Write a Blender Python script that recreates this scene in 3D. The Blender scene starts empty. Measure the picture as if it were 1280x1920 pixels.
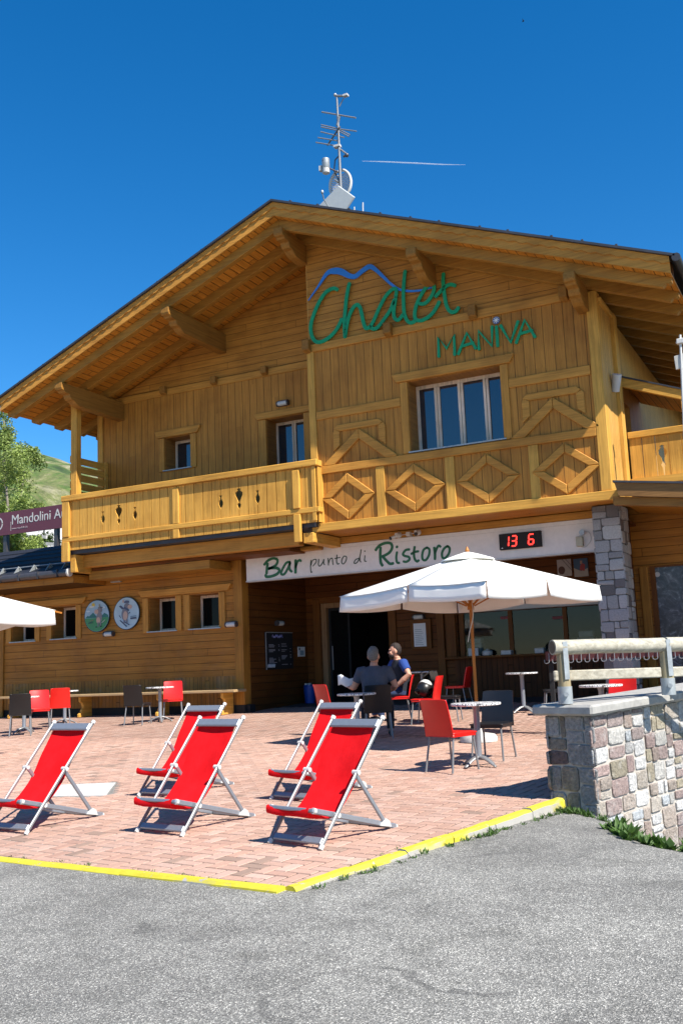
import bpy, bmesh, math, random
from mathutils import Vector, Matrix, Euler
random.seed(7)
R = math.radians
# ------------------------------------------------------------------ camera, sky, sun, exposure
sc = bpy.context.scene
FPX = 1850.0
YAW, PITCH, ROLL = R(-26.87), R(8.73), R(-2.42)
CAM = Vector((0, 0, 1.55))
cF = Vector((math.sin(YAW)*math.cos(PITCH), math.cos(YAW)*math.cos(PITCH), math.sin(PITCH)))
_r = Vector((math.cos(YAW), -math.sin(YAW), 0)); _u = _r.cross(cF)
cR = math.cos(ROLL)*_r + math.sin(ROLL)*_u
cU = -math.sin(ROLL)*_r + math.cos(ROLL)*_u
cam = bpy.data.objects.new("camera", bpy.data.cameras.new("camera"))
sc.collection.objects.link(cam); sc.camera = cam
cam.matrix_world = Matrix.Translation(CAM) @ Matrix((cR, cU, -cF)).transposed().to_4x4()
cam.data.sensor_fit = 'VERTICAL'; cam.data.sensor_height = 36; cam.data.lens = FPX/1920*36
cam.data.clip_end = 6000; cam.data.clip_start = .05

SUN_TRAVEL = Vector((-3.3, 1.25, -3.95)).normalized()
elev = math.asin(-SUN_TRAVEL.z); az = math.atan2(-SUN_TRAVEL.x, -SUN_TRAVEL.y)   # azimuth from +Y towards +X
w = bpy.data.worlds.new("World"); sc.world = w; w.use_nodes = True
nt = w.node_tree; nt.nodes.clear()
sky = nt.nodes.new('ShaderNodeTexSky'); sky.sky_type = 'NISHITA'; sky.sun_disc = False
sky.sun_elevation = elev; sky.sun_rotation = az
sky.altitude = 2400; sky.air_density = 1.25; sky.dust_density = 0.0; sky.ozone_density = 5.0
bg = nt.nodes.new('ShaderNodeBackground'); bg.inputs[1].default_value = 0.065
out = nt.nodes.new('ShaderNodeOutputWorld')
hs = nt.nodes.new('ShaderNodeHueSaturation'); hs.inputs['Saturation'].default_value = 1.32; hs.inputs['Value'].default_value = 1.45; nt.links.new(sky.outputs[0], hs.inputs['Color']); nt.links.new(hs.outputs[0], bg.inputs[0]); nt.links.new(bg.outputs[0], out.inputs[0])
sun = bpy.data.objects.new("sun", bpy.data.lights.new("sun", 'SUN')); sc.collection.objects.link(sun)
sun.data.energy = 5.0; sun.data.angle = R(0.5); sun.data.color = (1, .95, .87)
sun.rotation_euler = SUN_TRAVEL.to_track_quat('-Z', 'Y').to_euler(); sun.location = (10, -10, 20)
sc.view_settings.view_transform = 'Standard'; sc.view_settings.look = 'None'
sc.view_settings.exposure = 0.95; sc.view_settings.gamma = 1.0
sc.cycles.max_bounces = 8

# ------------------------------------------------------------------ placing helpers (photo pixel + real distance -> point)
def ray(x, y): return cF + (x-640)/FPX*cR - (y-960)/FPX*cU
def PY(x, y, Y): d = ray(x, y); return CAM + d*(Y/d.y)
def PX(x, y, X): d = ray(x, y); return CAM + d*(X/d.x)
def PZ(x, y, Z): d = ray(x, y); return CAM + d*((Z-CAM.z)/d.z)
TK, T0 = .033, -.1
def tz(y): return T0 + TK*y                      # terrace height
def PT(x, y, h=0): d = ray(x, y); return CAM + d*((T0+h-CAM.z)/(d.z-TK*d.y))

# ------------------------------------------------------------------ object helpers
COL = sc.collection
def tag(o, label=None, cat=None, group=None, kind=None):
    if label: o['label'] = label
    if cat: o['category'] = cat
    if group: o['group'] = group
    if kind: o['kind'] = kind
    return o
def empty(name, loc, label=None, cat=None, group=None, rz=0):
    o = bpy.data.objects.new(name, None); COL.objects.link(o); o.location = loc; o.rotation_euler = (0, 0, rz)
    o.empty_display_size = .2
    return tag(o, label, cat, group)
def wloc(o):
    v = Vector((0, 0, 0))
    while o is not None: v += Vector(o.location); o = o.parent
    return v
class MB:
    def __init__(s): s.v = []; s.f = []; s.c = []; s.col = None
    def add(s, vs, fs):
        n = len(s.v); s.v += [Vector(p) for p in vs]
        for f in fs: s.f.append([i+n for i in f]); s.c.append(s.col)
        return s
    def box(s, x0, y0, z0, x1, y1, z1):
        if x0 > x1: x0, x1 = x1, x0
        if y0 > y1: y0, y1 = y1, y0
        if z0 > z1: z0, z1 = z1, z0
        return s.add([(x0,y0,z0),(x1,y0,z0),(x1,y1,z0),(x0,y1,z0),(x0,y0,z1),(x1,y0,z1),(x1,y1,z1),(x0,y1,z1)],
              [(0,3,2,1),(4,5,6,7),(0,1,5,4),(1,2,6,5),(2,3,7,6),(3,0,4,7)])
    def bar(s, a, b, wd, ht, up=(0,0,1)):       # rectangular bar from a to b
        a, b = Vector(a), Vector(b); d = (b-a).normalized(); up = Vector(up)
        sx = d.cross(up)
        if sx.length < 1e-4: sx = d.cross(Vector((0,1,0)))
        sx.normalize(); uy = sx.cross(d).normalized()
        vs = [p + sx*i*wd/2 + uy*j*ht/2 for p in (a, b) for i, j in ((-1,-1),(1,-1),(1,1),(-1,1))]
        return s.add(vs, [(3,2,1,0),(4,5,6,7),(0,1,5,4),(1,2,6,5),(2,3,7,6),(3,0,4,7)])
    def prism(s, pts, off):                     # planar polygon pts extruded by off
        off = Vector(off); n = len(pts); p = [Vector(q) for q in pts]
        nrm = sum(((p[i]-p[0]).cross(p[i+1]-p[0]) for i in range(1, n-1)), Vector())
        if nrm.dot(off) > 0: p = p[::-1]
        return s.add(p+[q+off for q in p], [tuple(range(n)), tuple(range(2*n-1, n-1, -1))] + [((i+1) % n, i, i+n, (i+1) % n+n) for i in range(n)])
    def tube(s, pts, r, seg=8, cap=True, flat=1.0):
        P = [Vector(p) for p in pts]; n = len(P); rr = r if isinstance(r, (list, tuple)) else [r]*n
        prev = None; vs = []
        for i in range(n):
            d = (P[min(i+1, n-1)]-P[max(i-1, 0)]).normalized()
            if prev is None:
                a = d.cross(Vector((0, 0, 1)));
                if a.length < .05: a = d.cross(Vector((1, 0, 0)))
            else: a = prev - d*prev.dot(d)
            a.normalize(); prev = a; b = d.cross(a)
            vs += [P[i] + (a*math.cos(t)+b*math.sin(t)*flat)*rr[i] for t in (2*math.pi*k/seg for k in range(seg))]
        fs = [(i*seg+k, i*seg+(k+1) % seg, (i+1)*seg+(k+1) % seg, (i+1)*seg+k) for i in range(n-1) for k in range(seg)]
        if cap: fs += [tuple(range(seg-1, -1, -1)), tuple(range((n-1)*seg, n*seg))]
        return s.add(vs, fs)
    def lathe(s, prof, c, seg=24, axis='z'):
        c = Vector(c); vs = []
        for r, h in prof:
            for k in range(seg):
                t = 2*math.pi*k/seg; x, y = r*math.cos(t), r*math.sin(t)
                vs.append(c + (Vector((x, y, h)) if axis == 'z' else Vector((x, -h, y)) if axis == 'y' else Vector((h, x, y))))
        n = len(prof)
        fs = [(i*seg+k, i*seg+(k+1) % seg, (i+1)*seg+(k+1) % seg, (i+1)*seg+k) for i in range(n-1) for k in range(seg)]
        fs += [tuple(range(seg-1, -1, -1)), tuple(range((n-1)*seg, n*seg))]
        return s.add(vs, fs)
    def sphere(s, c, r, seg=14, rings=9, sc3=(1,1,1)):
        c = Vector(c); vs = []; fs = []
        for i in range(rings+1):
            ph = math.pi*i/rings
            for k in range(seg):
                t = 2*math.pi*k/seg
                vs.append(c+Vector((r*sc3[0]*math.sin(ph)*math.cos(t), r*sc3[1]*math.sin(ph)*math.sin(t), r*sc3[2]*math.cos(ph))))
        for i in range(rings):
            for k in range(seg): fs.append((i*seg+k, (i+1)*seg+k, (i+1)*seg+(k+1) % seg, i*seg+(k+1) % seg))
        return s.add(vs, fs)
    def ribbon(s, pts, wd, nrm, th):            # flat letter stroke with round-ish ends; pts in a plane with normal nrm
        P = [Vector(p) for p in pts]; nrm = Vector(nrm).normalized(); n = len(P)
        ww = wd if isinstance(wd, (list, tuple)) else [wd]*n
        L = []; Rr = []
        for i in range(n):
            d = (P[min(i+1, n-1)]-P[max(i-1, 0)]).normalized(); sd = d.cross(nrm).normalized()
            L.append(P[i]+sd*ww[i]/2); Rr.append(P[i]-sd*ww[i]/2)
        d0 = (P[0]-P[1]).normalized()*ww[0]*.4; d1 = (P[-1]-P[-2]).normalized()*ww[-1]*.4
        vs = []
        for q, e in ((Vector((0,0,0)), 0), (nrm*th, 1)):
            vs += [p+q for p in L] + [p+q for p in Rr]
        m = 2*n; fs = []
        for i in range(n-1):
            fs.append((m+i, m+i+1, m+n+i+1, m+n+i)); fs.append((i, n+i, n+i+1, i+1))
            fs.append((i, i+1, m+i+1, m+i)); fs.append((n+i+1, n+i, m+n+i, m+n+i+1))
        b = len(vs)
        for (Lp, Rp, dd, il, ir) in ((L[0], Rr[0], d0, 0, n), (L[-1], Rr[-1], d1, n-1, 2*n-1)):
            k = len(vs); a1 = Lp+dd*.75-(Lp-Rp)*.2; a2 = Rp+dd*.75+(Lp-Rp)*.2
            vs += [a1, a2, a1+nrm*th, a2+nrm*th]
            fs += [(il, ir, k+1, k), (m+il, k+2, k+3, m+ir), (il, k, k+2, m+il), (ir, m+ir, k+3, k+1), (k, k+1, k+3, k+2)]
        return s.add(vs, fs)
    def build(s, name, mat, parent=None, label=None, cat=None, group=None, kind=None, smooth=False, bevel=0, loc=None, world=True):
        me = bpy.data.meshes.new(name)
        base = wloc(parent) if (parent is not None and world) else Vector((0,0,0))
        if loc is not None and parent is None: base = Vector(loc)
        me.from_pydata([tuple(p-base) for p in s.v], [], s.f)
        if any(c is not None for c in s.c):
            at = me.color_attributes.new('Col', 'FLOAT_COLOR', 'CORNER'); buf = []
            for f, c in zip(s.f, s.c):
                c = c or (1, 1, 1)
                for _ in f: buf += [c[0], c[1], c[2], 1]
            at.data.foreach_set('color', buf)
        me.update()
        o = bpy.data.objects.new(name, me); COL.objects.link(o)
        if parent is not None: o.parent = parent
        elif loc is not None: o.location = loc
        ms = mat if isinstance(mat, (list, tuple)) else [mat]
        for m in ms: me.materials.append(m)
        if smooth:
            me.polygons.foreach_set('use_smooth', [True]*len(me.polygons))
            try: me.set_sharp_from_angle(angle=R(40))
            except Exception: pass
        if bevel:
            b = o.modifiers.new('b', 'BEVEL'); b.width = bevel; b.segments = 1; b.limit_method = 'ANGLE'; b.angle_limit = R(35)
        return tag(o, label, cat, group, kind)
def kids(o): return [c for c in bpy.data.objects if c.parent == o]
def copy_tree(o, parent=None, label=None, group=None, allow=None):
    c = o.copy(); COL.objects.link(c); c.parent = parent
    if label: c['label'] = label
    if group: c['group'] = group
    for ch in kids(o): copy_tree(ch, c)
    return c

# ------------------------------------------------------------------ materials
def nmat(name):
    m = bpy.data.materials.new(name); m.use_nodes = True; n = m.node_tree
    return m, n, n.nodes['Principled BSDF']
def nd(n, t, **kw):
    x = n.nodes.new(t)
    for k, v in kw.items(): setattr(x, k, v)
    return x
def mathn(n, op, a, b=None, c=None):
    x = nd(n, 'ShaderNodeMath', operation=op)
    for i, q in enumerate((a, b, c)):
        if q is None: continue
        if isinstance(q, (int, float)): x.inputs[i].default_value = q
        else: n.links.new(q, x.inputs[i])
    return x.outputs[0]
def ramp(n, fac, stops):
    r = nd(n, 'ShaderNodeValToRGB'); el = r.color_ramp.elements
    while len(el) < len(stops): el.new(.5)
    for e, (p, c) in zip(el, stops): e.position = p; e.color = (*c, 1)
    n.links.new(fac, r.inputs[0]); return r.outputs[0]
def mixc(n, fac, a, b, mode='MIX'):
    x = nd(n, 'ShaderNodeMix', data_type='RGBA', blend_type=mode)
    if isinstance(fac, (int, float)): x.inputs[0].default_value = fac
    else: n.links.new(fac, x.inputs[0])
    for i, q in ((6, a), (7, b)):
        if isinstance(q, tuple): x.inputs[i].default_value = (*q, 1)
        else: n.links.new(q, x.inputs[i])
    return x.outputs[2]
def mapping(n, scale=(1,1,1), rot=(0,0,0), coord='Object'):
    tc = nd(n, 'ShaderNodeTexCoord'); mp = nd(n, 'ShaderNodeMapping')
    n.links.new(tc.outputs[coord], mp.inputs[0]); mp.inputs['Scale'].default_value = scale; mp.inputs['Rotation'].default_value = rot
    return mp.outputs[0]
def noise(n, vec, scale, detail=4, rough=.6, dist=0):
    x = nd(n, 'ShaderNodeTexNoise'); x.inputs['Scale'].default_value = scale; x.inputs['Detail'].default_value = detail
    x.inputs['Roughness'].default_value = rough; x.inputs['Distortion'].default_value = dist
    n.links.new(vec, x.inputs['Vector']); return x.outputs[0]
def bump(n, h, strength=.3, dist=.01, to=None):
    b = nd(n, 'ShaderNodeBump'); b.inputs['Strength'].default_value = strength; b.inputs['Distance'].default_value = dist
    n.links.new(h, b.inputs['Height'])
    if to is not None: n.links.new(b.outputs[0], to.inputs['Normal'])
    return b.outputs[0]
def sc3(c, k): return tuple(max(0, min(1, x*k)) for x in c)
def plain(name, col, rough=.5, metal=0, var=.12, nscale=8, emis=None, bmp=0):
    m, n, p = nmat(name)
    p.inputs['Roughness'].default_value = rough; p.inputs['Metallic'].default_value = metal
    v = mapping(n); f = noise(n, v, nscale, 5, .65)
    n.links.new(ramp(n, f, [(.3, sc3(col, 1-var)), (.7, sc3(col, 1+var))]), p.inputs['Base Color'])
    if emis: p.inputs['Emission Color'].default_value = (*emis[0], 1); p.inputs['Emission Strength'].default_value = emis[1]
    if bmp: bump(n, noise(n, v, nscale*5, 4), bmp, .005, p)
    return m
def wood(name, col, plank=None, width=.14, grain='x', gap=.045, dark=.35, var=.22, rough=.55, off=0.0, wear=0.0, hue=.5, cut=12.0):
    """timber: grain runs along `grain`; boards divided along `plank`"""
    m, n, p = nmat(name); p.inputs['Roughness'].default_value = rough; p.inputs['Specular IOR Level'].default_value = .22
    tc = nd(n, 'ShaderNodeTexCoord'); sp = nd(n, 'ShaderNodeSeparateXYZ'); n.links.new(tc.outputs['Object'], sp.inputs[0])
    ax = {'x': 0, 'y': 1, 'z': 2}
    if plank:
        c = mathn(n, 'MULTIPLY', mathn(n, 'ADD', sp.outputs[ax[plank]], off+100*width), 1/width)
        idx = mathn(n, 'FLOOR', c); fr = mathn(n, 'FRACT', c)
        # boards are also cut to length
        g2 = mathn(n, 'ADD', mathn(n, 'MULTIPLY', sp.outputs[ax[grain]], 1/3.7), mathn(n, 'MULTIPLY', idx, .37))
        idx2 = mathn(n, 'ADD', idx, mathn(n, 'MULTIPLY', mathn(n, 'FLOOR', g2), 17.3)); fr2 = mathn(n, 'FRACT', g2)
        wn = nd(n, 'ShaderNodeTexWhiteNoise', noise_dimensions='1D'); n.links.new(idx2, wn.inputs['W'])
        edge = mathn(n, 'MINIMUM', fr, mathn(n, 'SUBTRACT', 1.0, fr))
        edge = mathn(n, 'MINIMUM', edge, mathn(n, 'MULTIPLY', fr2, cut))
        gm = nd(n, 'ShaderNodeMapRange'); gm.inputs[1].default_value = gap*.35; gm.inputs[2].default_value = gap
        n.links.new(edge, gm.inputs[0]); gapm = gm.outputs[0]; rnd = wn.outputs[0]
    s = [14.0, 14.0, 14.0]; s[ax[grain]] = .9
    mp = nd(n, 'ShaderNodeMapping'); n.links.new(tc.outputs['Object'], mp.inputs[0]); mp.inputs['Scale'].default_value = s
    vec = mp.outputs[0]
    if plank:
        cb = nd(n, 'ShaderNodeCombineXYZ')
        for i in range(3): n.links.new(mathn(n, 'MULTIPLY', idx2, 3.71), cb.inputs[i])
        av = nd(n, 'ShaderNodeVectorMath', operation='ADD'); n.links.new(vec, av.inputs[0]); n.links.new(cb.outputs[0], av.inputs[1]); vec = av.outputs[0]
    g = noise(n, vec, 1.6, 7, .65, .6)
    big = noise(n, tc.outputs['Object'], .9, 4, .6)
    base = ramp(n, g, [(.22, sc3(col, 1-var*1.6)), (.5, col), (.78, sc3(col, 1+var*1.1))])
    st = [30.0, 30.0, 30.0]; st[ax[grain]] = .5; m2 = nd(n, 'ShaderNodeMapping'); n.links.new(tc.outputs['Object'], m2.inputs[0]); m2.inputs['Scale'].default_value = st
    g3 = noise(n, m2.outputs[0], 1.0, 3, .6); base = mixc(n, 1.0, base, ramp(n, g3, [(.3, (.82, .80, .77)), (.6, (1.03, 1.03, 1.03))]), 'MULTIPLY')
    if plank:
        lo = (1-hue*.35, 1-hue*.42, 1-hue*.5); hi = (1+hue*.18, 1+hue*.22, 1+hue*.25)
        r2 = ramp(n, rnd, [(0, lo), (1, (1, 1, 1))])
        base = mixc(n, 1.0, base, r2, 'MULTIPLY')
    base = mixc(n, 1.0, base, ramp(n, big, [(.30, (.74, .70, .66)), (.5, (.95, .95, .95)), (.70, (1.06, 1.08, 1.12))]), 'MULTIPLY')
    # knots
    kv = nd(n, 'ShaderNodeTexVoronoi'); ks = [3.1, 3.1, 3.1]; ks[ax[grain]] = 1.5
    km = nd(n, 'ShaderNodeMapping'); n.links.new(tc.outputs['Object'], km.inputs[0]); km.inputs['Scale'].default_value = ks
    n.links.new(km.outputs[0], kv.inputs['Vector']); kv.inputs['Scale'].default_value = 1.3
    kf = nd(n, 'ShaderNodeMapRange'); kf.inputs[1].default_value = .018; kf.inputs[2].default_value = .05
    n.links.new(kv.outputs['Distance'], kf.inputs[0])
    base = mixc(n, kf.outputs[0], sc3(col, .5), base)
    if wear:
        wv = noise(n, tc.outputs['Object'], 1.7, 6, .7, .4)
        mr = nd(n, 'ShaderNodeMapRange'); mr.inputs[1].default_value = .5; mr.inputs[2].default_value = .75; mr.inputs[4].default_value = wear
        n.links.new(wv, mr.inputs[0]); base = mixc(n, mr.outputs[0], base, (.2, .17, .13))
    if plank:
        base = mixc(n, gapm, sc3(col, dark*.5), base)
        h = mathn(n, 'ADD', mathn(n, 'MULTIPLY', gapm, 1.0), mathn(n, 'MULTIPLY', g, .12)); bump(n, h, .6, .012, p)
    else: bump(n, g, .25, .004, p)
    n.links.new(base, p.inputs['Base Color']); return m
HON = (.60, .315, .058); WAL = (.48, .21, .035)
M = {}
M['beamx'] = wood('larch_beam_x', HON, grain='x'); M['beamy'] = wood('larch_beam_y', HON, grain='y'); M['beamz'] = wood('larch_beam_z', HON, grain='z')
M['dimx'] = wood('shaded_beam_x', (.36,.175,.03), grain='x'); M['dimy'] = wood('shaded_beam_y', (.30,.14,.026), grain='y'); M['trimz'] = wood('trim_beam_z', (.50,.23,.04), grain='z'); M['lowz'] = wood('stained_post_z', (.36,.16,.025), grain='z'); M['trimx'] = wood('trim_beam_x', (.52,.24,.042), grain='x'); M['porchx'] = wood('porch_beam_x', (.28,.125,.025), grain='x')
M['wallv'] = wood('larch_boards_upright', WAL, 'x', .2, 'z', gap=.035, hue=.32, cut=9999.)
M['wallh'] = wood('larch_boards_level', WAL, 'z', .17, 'x', gap=.035, hue=.25)
M['wallhy'] = wood('side_boards_level', WAL, 'z', .17, 'y', gap=.05, hue=.3)
M['wallvy'] = wood('side_boards_upright', (.60,.33,.08), 'y', .12, 'z', gap=.06, hue=.3, cut=9999.)
M['lowh'] = wood('stained_boards_level', (.40,.168,.024), 'z', .17, 'x', gap=.04, wear=.12, hue=.3)
M['lowv'] = wood('plinth_boards_upright', (.34,.16,.03), 'x', .11, 'z', gap=.06, wear=.5, hue=.4)
M['darkh'] = wood('dark_boards_level', (.15,.048,.007), 'z', .17, 'x', gap=.05, rough=.6)  # dark recess timbers: deep shade put into a darker copy of the wood
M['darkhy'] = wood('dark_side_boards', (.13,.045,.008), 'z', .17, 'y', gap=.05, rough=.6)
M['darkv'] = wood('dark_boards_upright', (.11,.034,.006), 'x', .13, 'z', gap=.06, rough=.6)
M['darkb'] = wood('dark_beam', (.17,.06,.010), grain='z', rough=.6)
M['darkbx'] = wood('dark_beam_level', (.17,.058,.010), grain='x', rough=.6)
M['soffit'] = wood('soffit_boards', (.55,.23,.03), 'x', .17, 'y', gap=.07, dark=.3, hue=.3)
M['soffitx'] = wood('soffit_boards_level', (.52,.22,.03), 'y', .12, 'x', gap=.06, dark=.3, hue=.3)
M['frame'] = wood('pale_window_wood', (.72,.56,.42), grain='z', wear=.3)
M['rev'] = wood('window_reveal_wood', (0.32,0.144,0.032), grain='y')
M['log'] = wood('weathered_log', (.36,.30,.18), grain='z', var=.3, wear=.6, rough=.8)
M['logx'] = wood('weathered_rail', (.42,.39,.31), grain='x', var=.3, wear=.4, rough=.8)
M['bench'] = wood('bench_board', (0.4,0.272,0.136), grain='x', wear=.3)
M['pole'] = wood('parasol_pole_wood', (0.44,0.16,0.024), grain='z', rough=.35)
M['slate'] = plain('roof_sheet_black', (.03,.032,.04), .55, 0, .3, 3)
M['slateb'] = plain('roof_sheet_dark_blue', (.005,.006,.012), .75, 0, .4, 1.2)
M['gutter'] = plain('gutter_metal', (.10,.09,.09), .4, .6)
M['white'] = plain('white_paint', (.70,.66,.62), .6, 0, .06)
M['offw'] = plain('off_white_plastic', (.52,.51,.48), .45, 0, .06)
M['green'] = plain('sign_green', (.004,.27,.095), .4, 0, .08)
M['signgreen'] = plain('letter_green', (.012,.12,.045), .5, 0, .06)
M['darkgreen'] = plain('letter_dark_green', (.03,.055,.03), .5, 0, .06)
M['blue'] = plain('sign_blue', (.03,.20,.62), .4, 0, .06)
M['black'] = plain('black_plastic', (.008,.008,.009), .38, 0, .2)
M['blackm'] = plain('black_matt', (.01,.01,.011), .8, 0, .2)
M['red'] = plain('red_plastic', (.60,.012,.008), .32, 0, .05)
M['alu'] = plain('brushed_aluminium', (.26,.28,.31), .42, .5, .06, 30)
M['alul'] = plain('satin_aluminium', (.205,.21,.215), .42, .3, .05, 30)
M['galv'] = plain('galvanised_steel', (.36,.38,.38), .5, .5, .2, 12)
M['canvas'] = plain('parasol_canvas', (.80,.78,.72), .85, 0, .03, 2)
M['concrete'] = plain('coping_concrete', (.31,.30,.275), .9, 0, .22, 9, bmp=.35)
M['pale'] = plain('pale_concrete', (.48,.46,.43), .9, 0, .15, 6, bmp=.3)
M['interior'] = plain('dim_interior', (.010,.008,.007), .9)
M['burg'] = plain('burgundy_board', (.12,.03,.045), .5, 0, .04)
M['led'] = plain('red_led', (.8,.02,.01), .4, emis=((1,.03,.02), 2.2))
M['lamp'] = plain('frosted_lamp_glass', (.55,.54,.5), .3)
M['skin'] = plain('skin', (.50,.25,.16), .55, 0, .06, 20)
M['greyhair'] = plain('grey_hair', (.13,.13,.125), .8, 0, .3, 60)
M['darkhair'] = plain('dark_hair', (.018,.010,.007), .8, 0, .3, 60)
M['greyshirt'] = plain('slate_shirt', (.055,.065,.09), .9, 0, .12, 12)
M['blueshirt'] = plain('blue_shirt', (.012,.045,.20), .9, 0, .12, 12)
M['darkvest'] = plain('dark_vest', (.010,.012,.02), .9, 0, .2, 12)
M['jeans'] = plain('jeans', (.018,.035,.09), .9, 0, .2, 14)
M['darktrousers'] = plain('dark_trousers', (.015,.016,.02), .9, 0, .2, 14)
M['bluebin'] = plain('blue_plastic', (.01,.06,.3), .4)
M['paper'] = plain('paper', (.75,.75,.73), .7, 0, .04)
M['postred'] = plain('poster_red', (.4,.03,.03), .5)
def glassy(name, col=(.010,.014,.02), rough=.03, ior=2.1):
    m, n, p = nmat(name); p.inputs['Base Color'].default_value = (*col, 1); p.inputs['Roughness'].default_value = rough; p.inputs['IOR'].default_value = ior
    return m
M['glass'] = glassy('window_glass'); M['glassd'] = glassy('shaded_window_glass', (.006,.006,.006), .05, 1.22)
def mk_pane():
    m, n, p = nmat('clear_bar_glass'); n.nodes.remove(p)
    tr = nd(n, 'ShaderNodeBsdfTransparent'); tr.inputs[0].default_value = (.75, .78, .77, 1); gl = nd(n, 'ShaderNodeBsdfGlossy'); gl.inputs['Roughness'].default_value = .02
    fr = nd(n, 'ShaderNodeFresnel'); fr.inputs[0].default_value = 1.35; mx = nd(n, 'ShaderNodeMixShader')
    n.links.new(fr.outputs[0], mx.inputs[0]); n.links.new(tr.outputs[0], mx.inputs[1]); n.links.new(gl.outputs[0], mx.inputs[2]); n.links.new(mx.outputs[0], n.nodes['Material Output'].inputs[0]); return m
M['clear'] = mk_pane()
def mk_red():
    m, n, p = nmat('red_canvas'); p.inputs['Roughness'].default_value = .85; p.inputs['Specular IOR Level'].default_value = .08
    v = mapping(n); f = noise(n, v, 5, 5, .6)
    n.links.new(ramp(n, f, [(.3, (.68,.008,.012)), (.7, (.80,.014,.02))]), p.inputs['Base Color'])
    wv = noise(n, v, 400, 2); wr = noise(n, mapping(n, (6, 6, 1.2)), 1.5, 3)
    b = bump(n, wr, .35, .02); b2 = nd(n, 'ShaderNodeBump'); b2.inputs['Strength'].default_value = .15; b2.inputs['Distance'].default_value = .002
    n.links.new(wv, b2.inputs['Height']); n.links.new(b, b2.inputs['Normal']); n.links.new(b2.outputs[0], p.inputs['Normal'])
    tr = nd(n, 'ShaderNodeBsdfTranslucent'); tr.inputs[0].default_value = (.8, .02, .02, 1)
    mx = nd(n, 'ShaderNodeMixShader'); mx.inputs[0].default_value = .25
    n.links.new(p.outputs[0], mx.inputs[1]); n.links.new(tr.outputs[0], mx.inputs[2]); n.links.new(mx.outputs[0], n.nodes['Material Output'].inputs[0])
    return m
M['redcloth'] = mk_red()
def vcol(name, rough=.85, nscale=30, var=.25, bmp=.4, speck=0, bdist=.01):
    m, n, p = nmat(name); p.inputs['Roughness'].default_value = rough
    a = nd(n, 'ShaderNodeAttribute', attribute_name='Col'); v = mapping(n)
    f = noise(n, v, nscale, 6, .7)
    c = mixc(n, 1.0, a.outputs['Color'], ramp(n, f, [(.3, (1-var,)*3), (.7, (1+var*.6,)*3)]), 'MULTIPLY')
    if speck:
        f2 = noise(n, v, 6, 5, .7)
        mr = nd(n, 'ShaderNodeMapRange'); mr.inputs[1].default_value = .54; mr.inputs[2].default_value = .72; mr.inputs[4].default_value = speck
        n.links.new(f2, mr.inputs[0]); c = mixc(n, mr.outputs[0], c, (.62,.60,.56))
    n.links.new(c, p.inputs['Base Color']); bump(n, f, bmp, bdist, p); return m
M['stone'] = vcol('mixed_stone', .9, 34, .5, 1.0, .45, .03)
M['stoneg'] = vcol('granite_stone', .85, 45, .25, .4, .0)
M['paver'] = vcol('clay_paver', .85, 40, .15, .3, .0, .004)
M['vc'] = vcol('painted_picture', .5, 20, .06, 0)
M['mortar'] = plain('mortar', (.42,.38,.33), .95, 0, .2, 14, bmp=.5)
M['mortard'] = plain('dark_mortar', (.13,.12,.11), .95, 0, .2, 14, bmp=.5)
def mk_asphalt():
    m, n, p = nmat('asphalt'); p.inputs['Roughness'].default_value = .9; v = mapping(n)
    vo = nd(n, 'ShaderNodeTexVoronoi'); vo.inputs['Scale'].default_value = 150; n.links.new(v, vo.inputs['Vector'])
    wnz = nd(n, 'ShaderNodeSeparateColor'); n.links.new(vo.outputs['Color'], wnz.inputs[0])
    ag = ramp(n, wnz.outputs[0], [(0, (.055,.054,.049)), (.45, (.135,.131,.120)), (.75, (.215,.21,.192)), (.93, (.38,.37,.335)), (1, (.60,.58,.53))])
    ag = mixc(n, mathn(n, 'MULTIPLY', noise(n, v, 45, 4, .7), .45), ag, (.17,.167,.157))
    big = noise(n, v, .55, 6, .65, .5); med = noise(n, v, 3.5, 5, .7)
    c = mixc(n, 1.0, ag, ramp(n, big, [(.30, (.78,.77,.76)), (.45, (1.05,1.04,1.02)), (.62, (1.32,1.31,1.28))]), 'MULTIPLY')
    c = mixc(n, 1.0, c, ramp(n, med, [(.3, (.74,.74,.73)), (.5, (1,1,1)), (.7, (1.12,1.12,1.11))]), 'MULTIPLY')
    # cracks
    cv = nd(n, 'ShaderNodeTexVoronoi', feature='DISTANCE_TO_EDGE'); cv.inputs['Scale'].default_value = .33
    dm = nd(n, 'ShaderNodeVectorMath', operation='ADD'); nz = nd(n, 'ShaderNodeTexNoise'); nz.inputs['Scale'].default_value = 1.6; nz.inputs['Detail'].default_value = 6
    n.links.new(v, nz.inputs['Vector']); n.links.new(v, dm.inputs[0]); n.links.new(nz.outputs['Color'], dm.inputs[1]); n.links.new(dm.outputs[0], cv.inputs['Vector'])
    mr = nd(n, 'ShaderNodeMapRange'); mr.inputs[1].default_value = .002; mr.inputs[2].default_value = .010; n.links.new(cv.outputs['Distance'], mr.inputs[0])
    brk = nd(n, 'ShaderNodeMapRange'); brk.inputs[1].default_value = .50; brk.inputs[2].default_value = .58; n.links.new(noise(n, v, .8, 3), brk.inputs[0])
    keep = mathn(n, 'MAXIMUM', mr.outputs[0], mathn(n, 'SUBTRACT', 1.0, mathn(n, 'MULTIPLY', brk.outputs[0], .5)))
    c = mixc(n, keep, (.05,.048,.045), c)
    n.links.new(c, p.inputs['Base Color'])
    h = mathn(n, 'ADD', mathn(n, 'MULTIPLY', vo.outputs['Distance'], 1.2), mathn(n, 'MULTIPLY', keep, .8)); bump(n, h, .55, .008, p)
    return m
M['asphalt'] = mk_asphalt()
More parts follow.
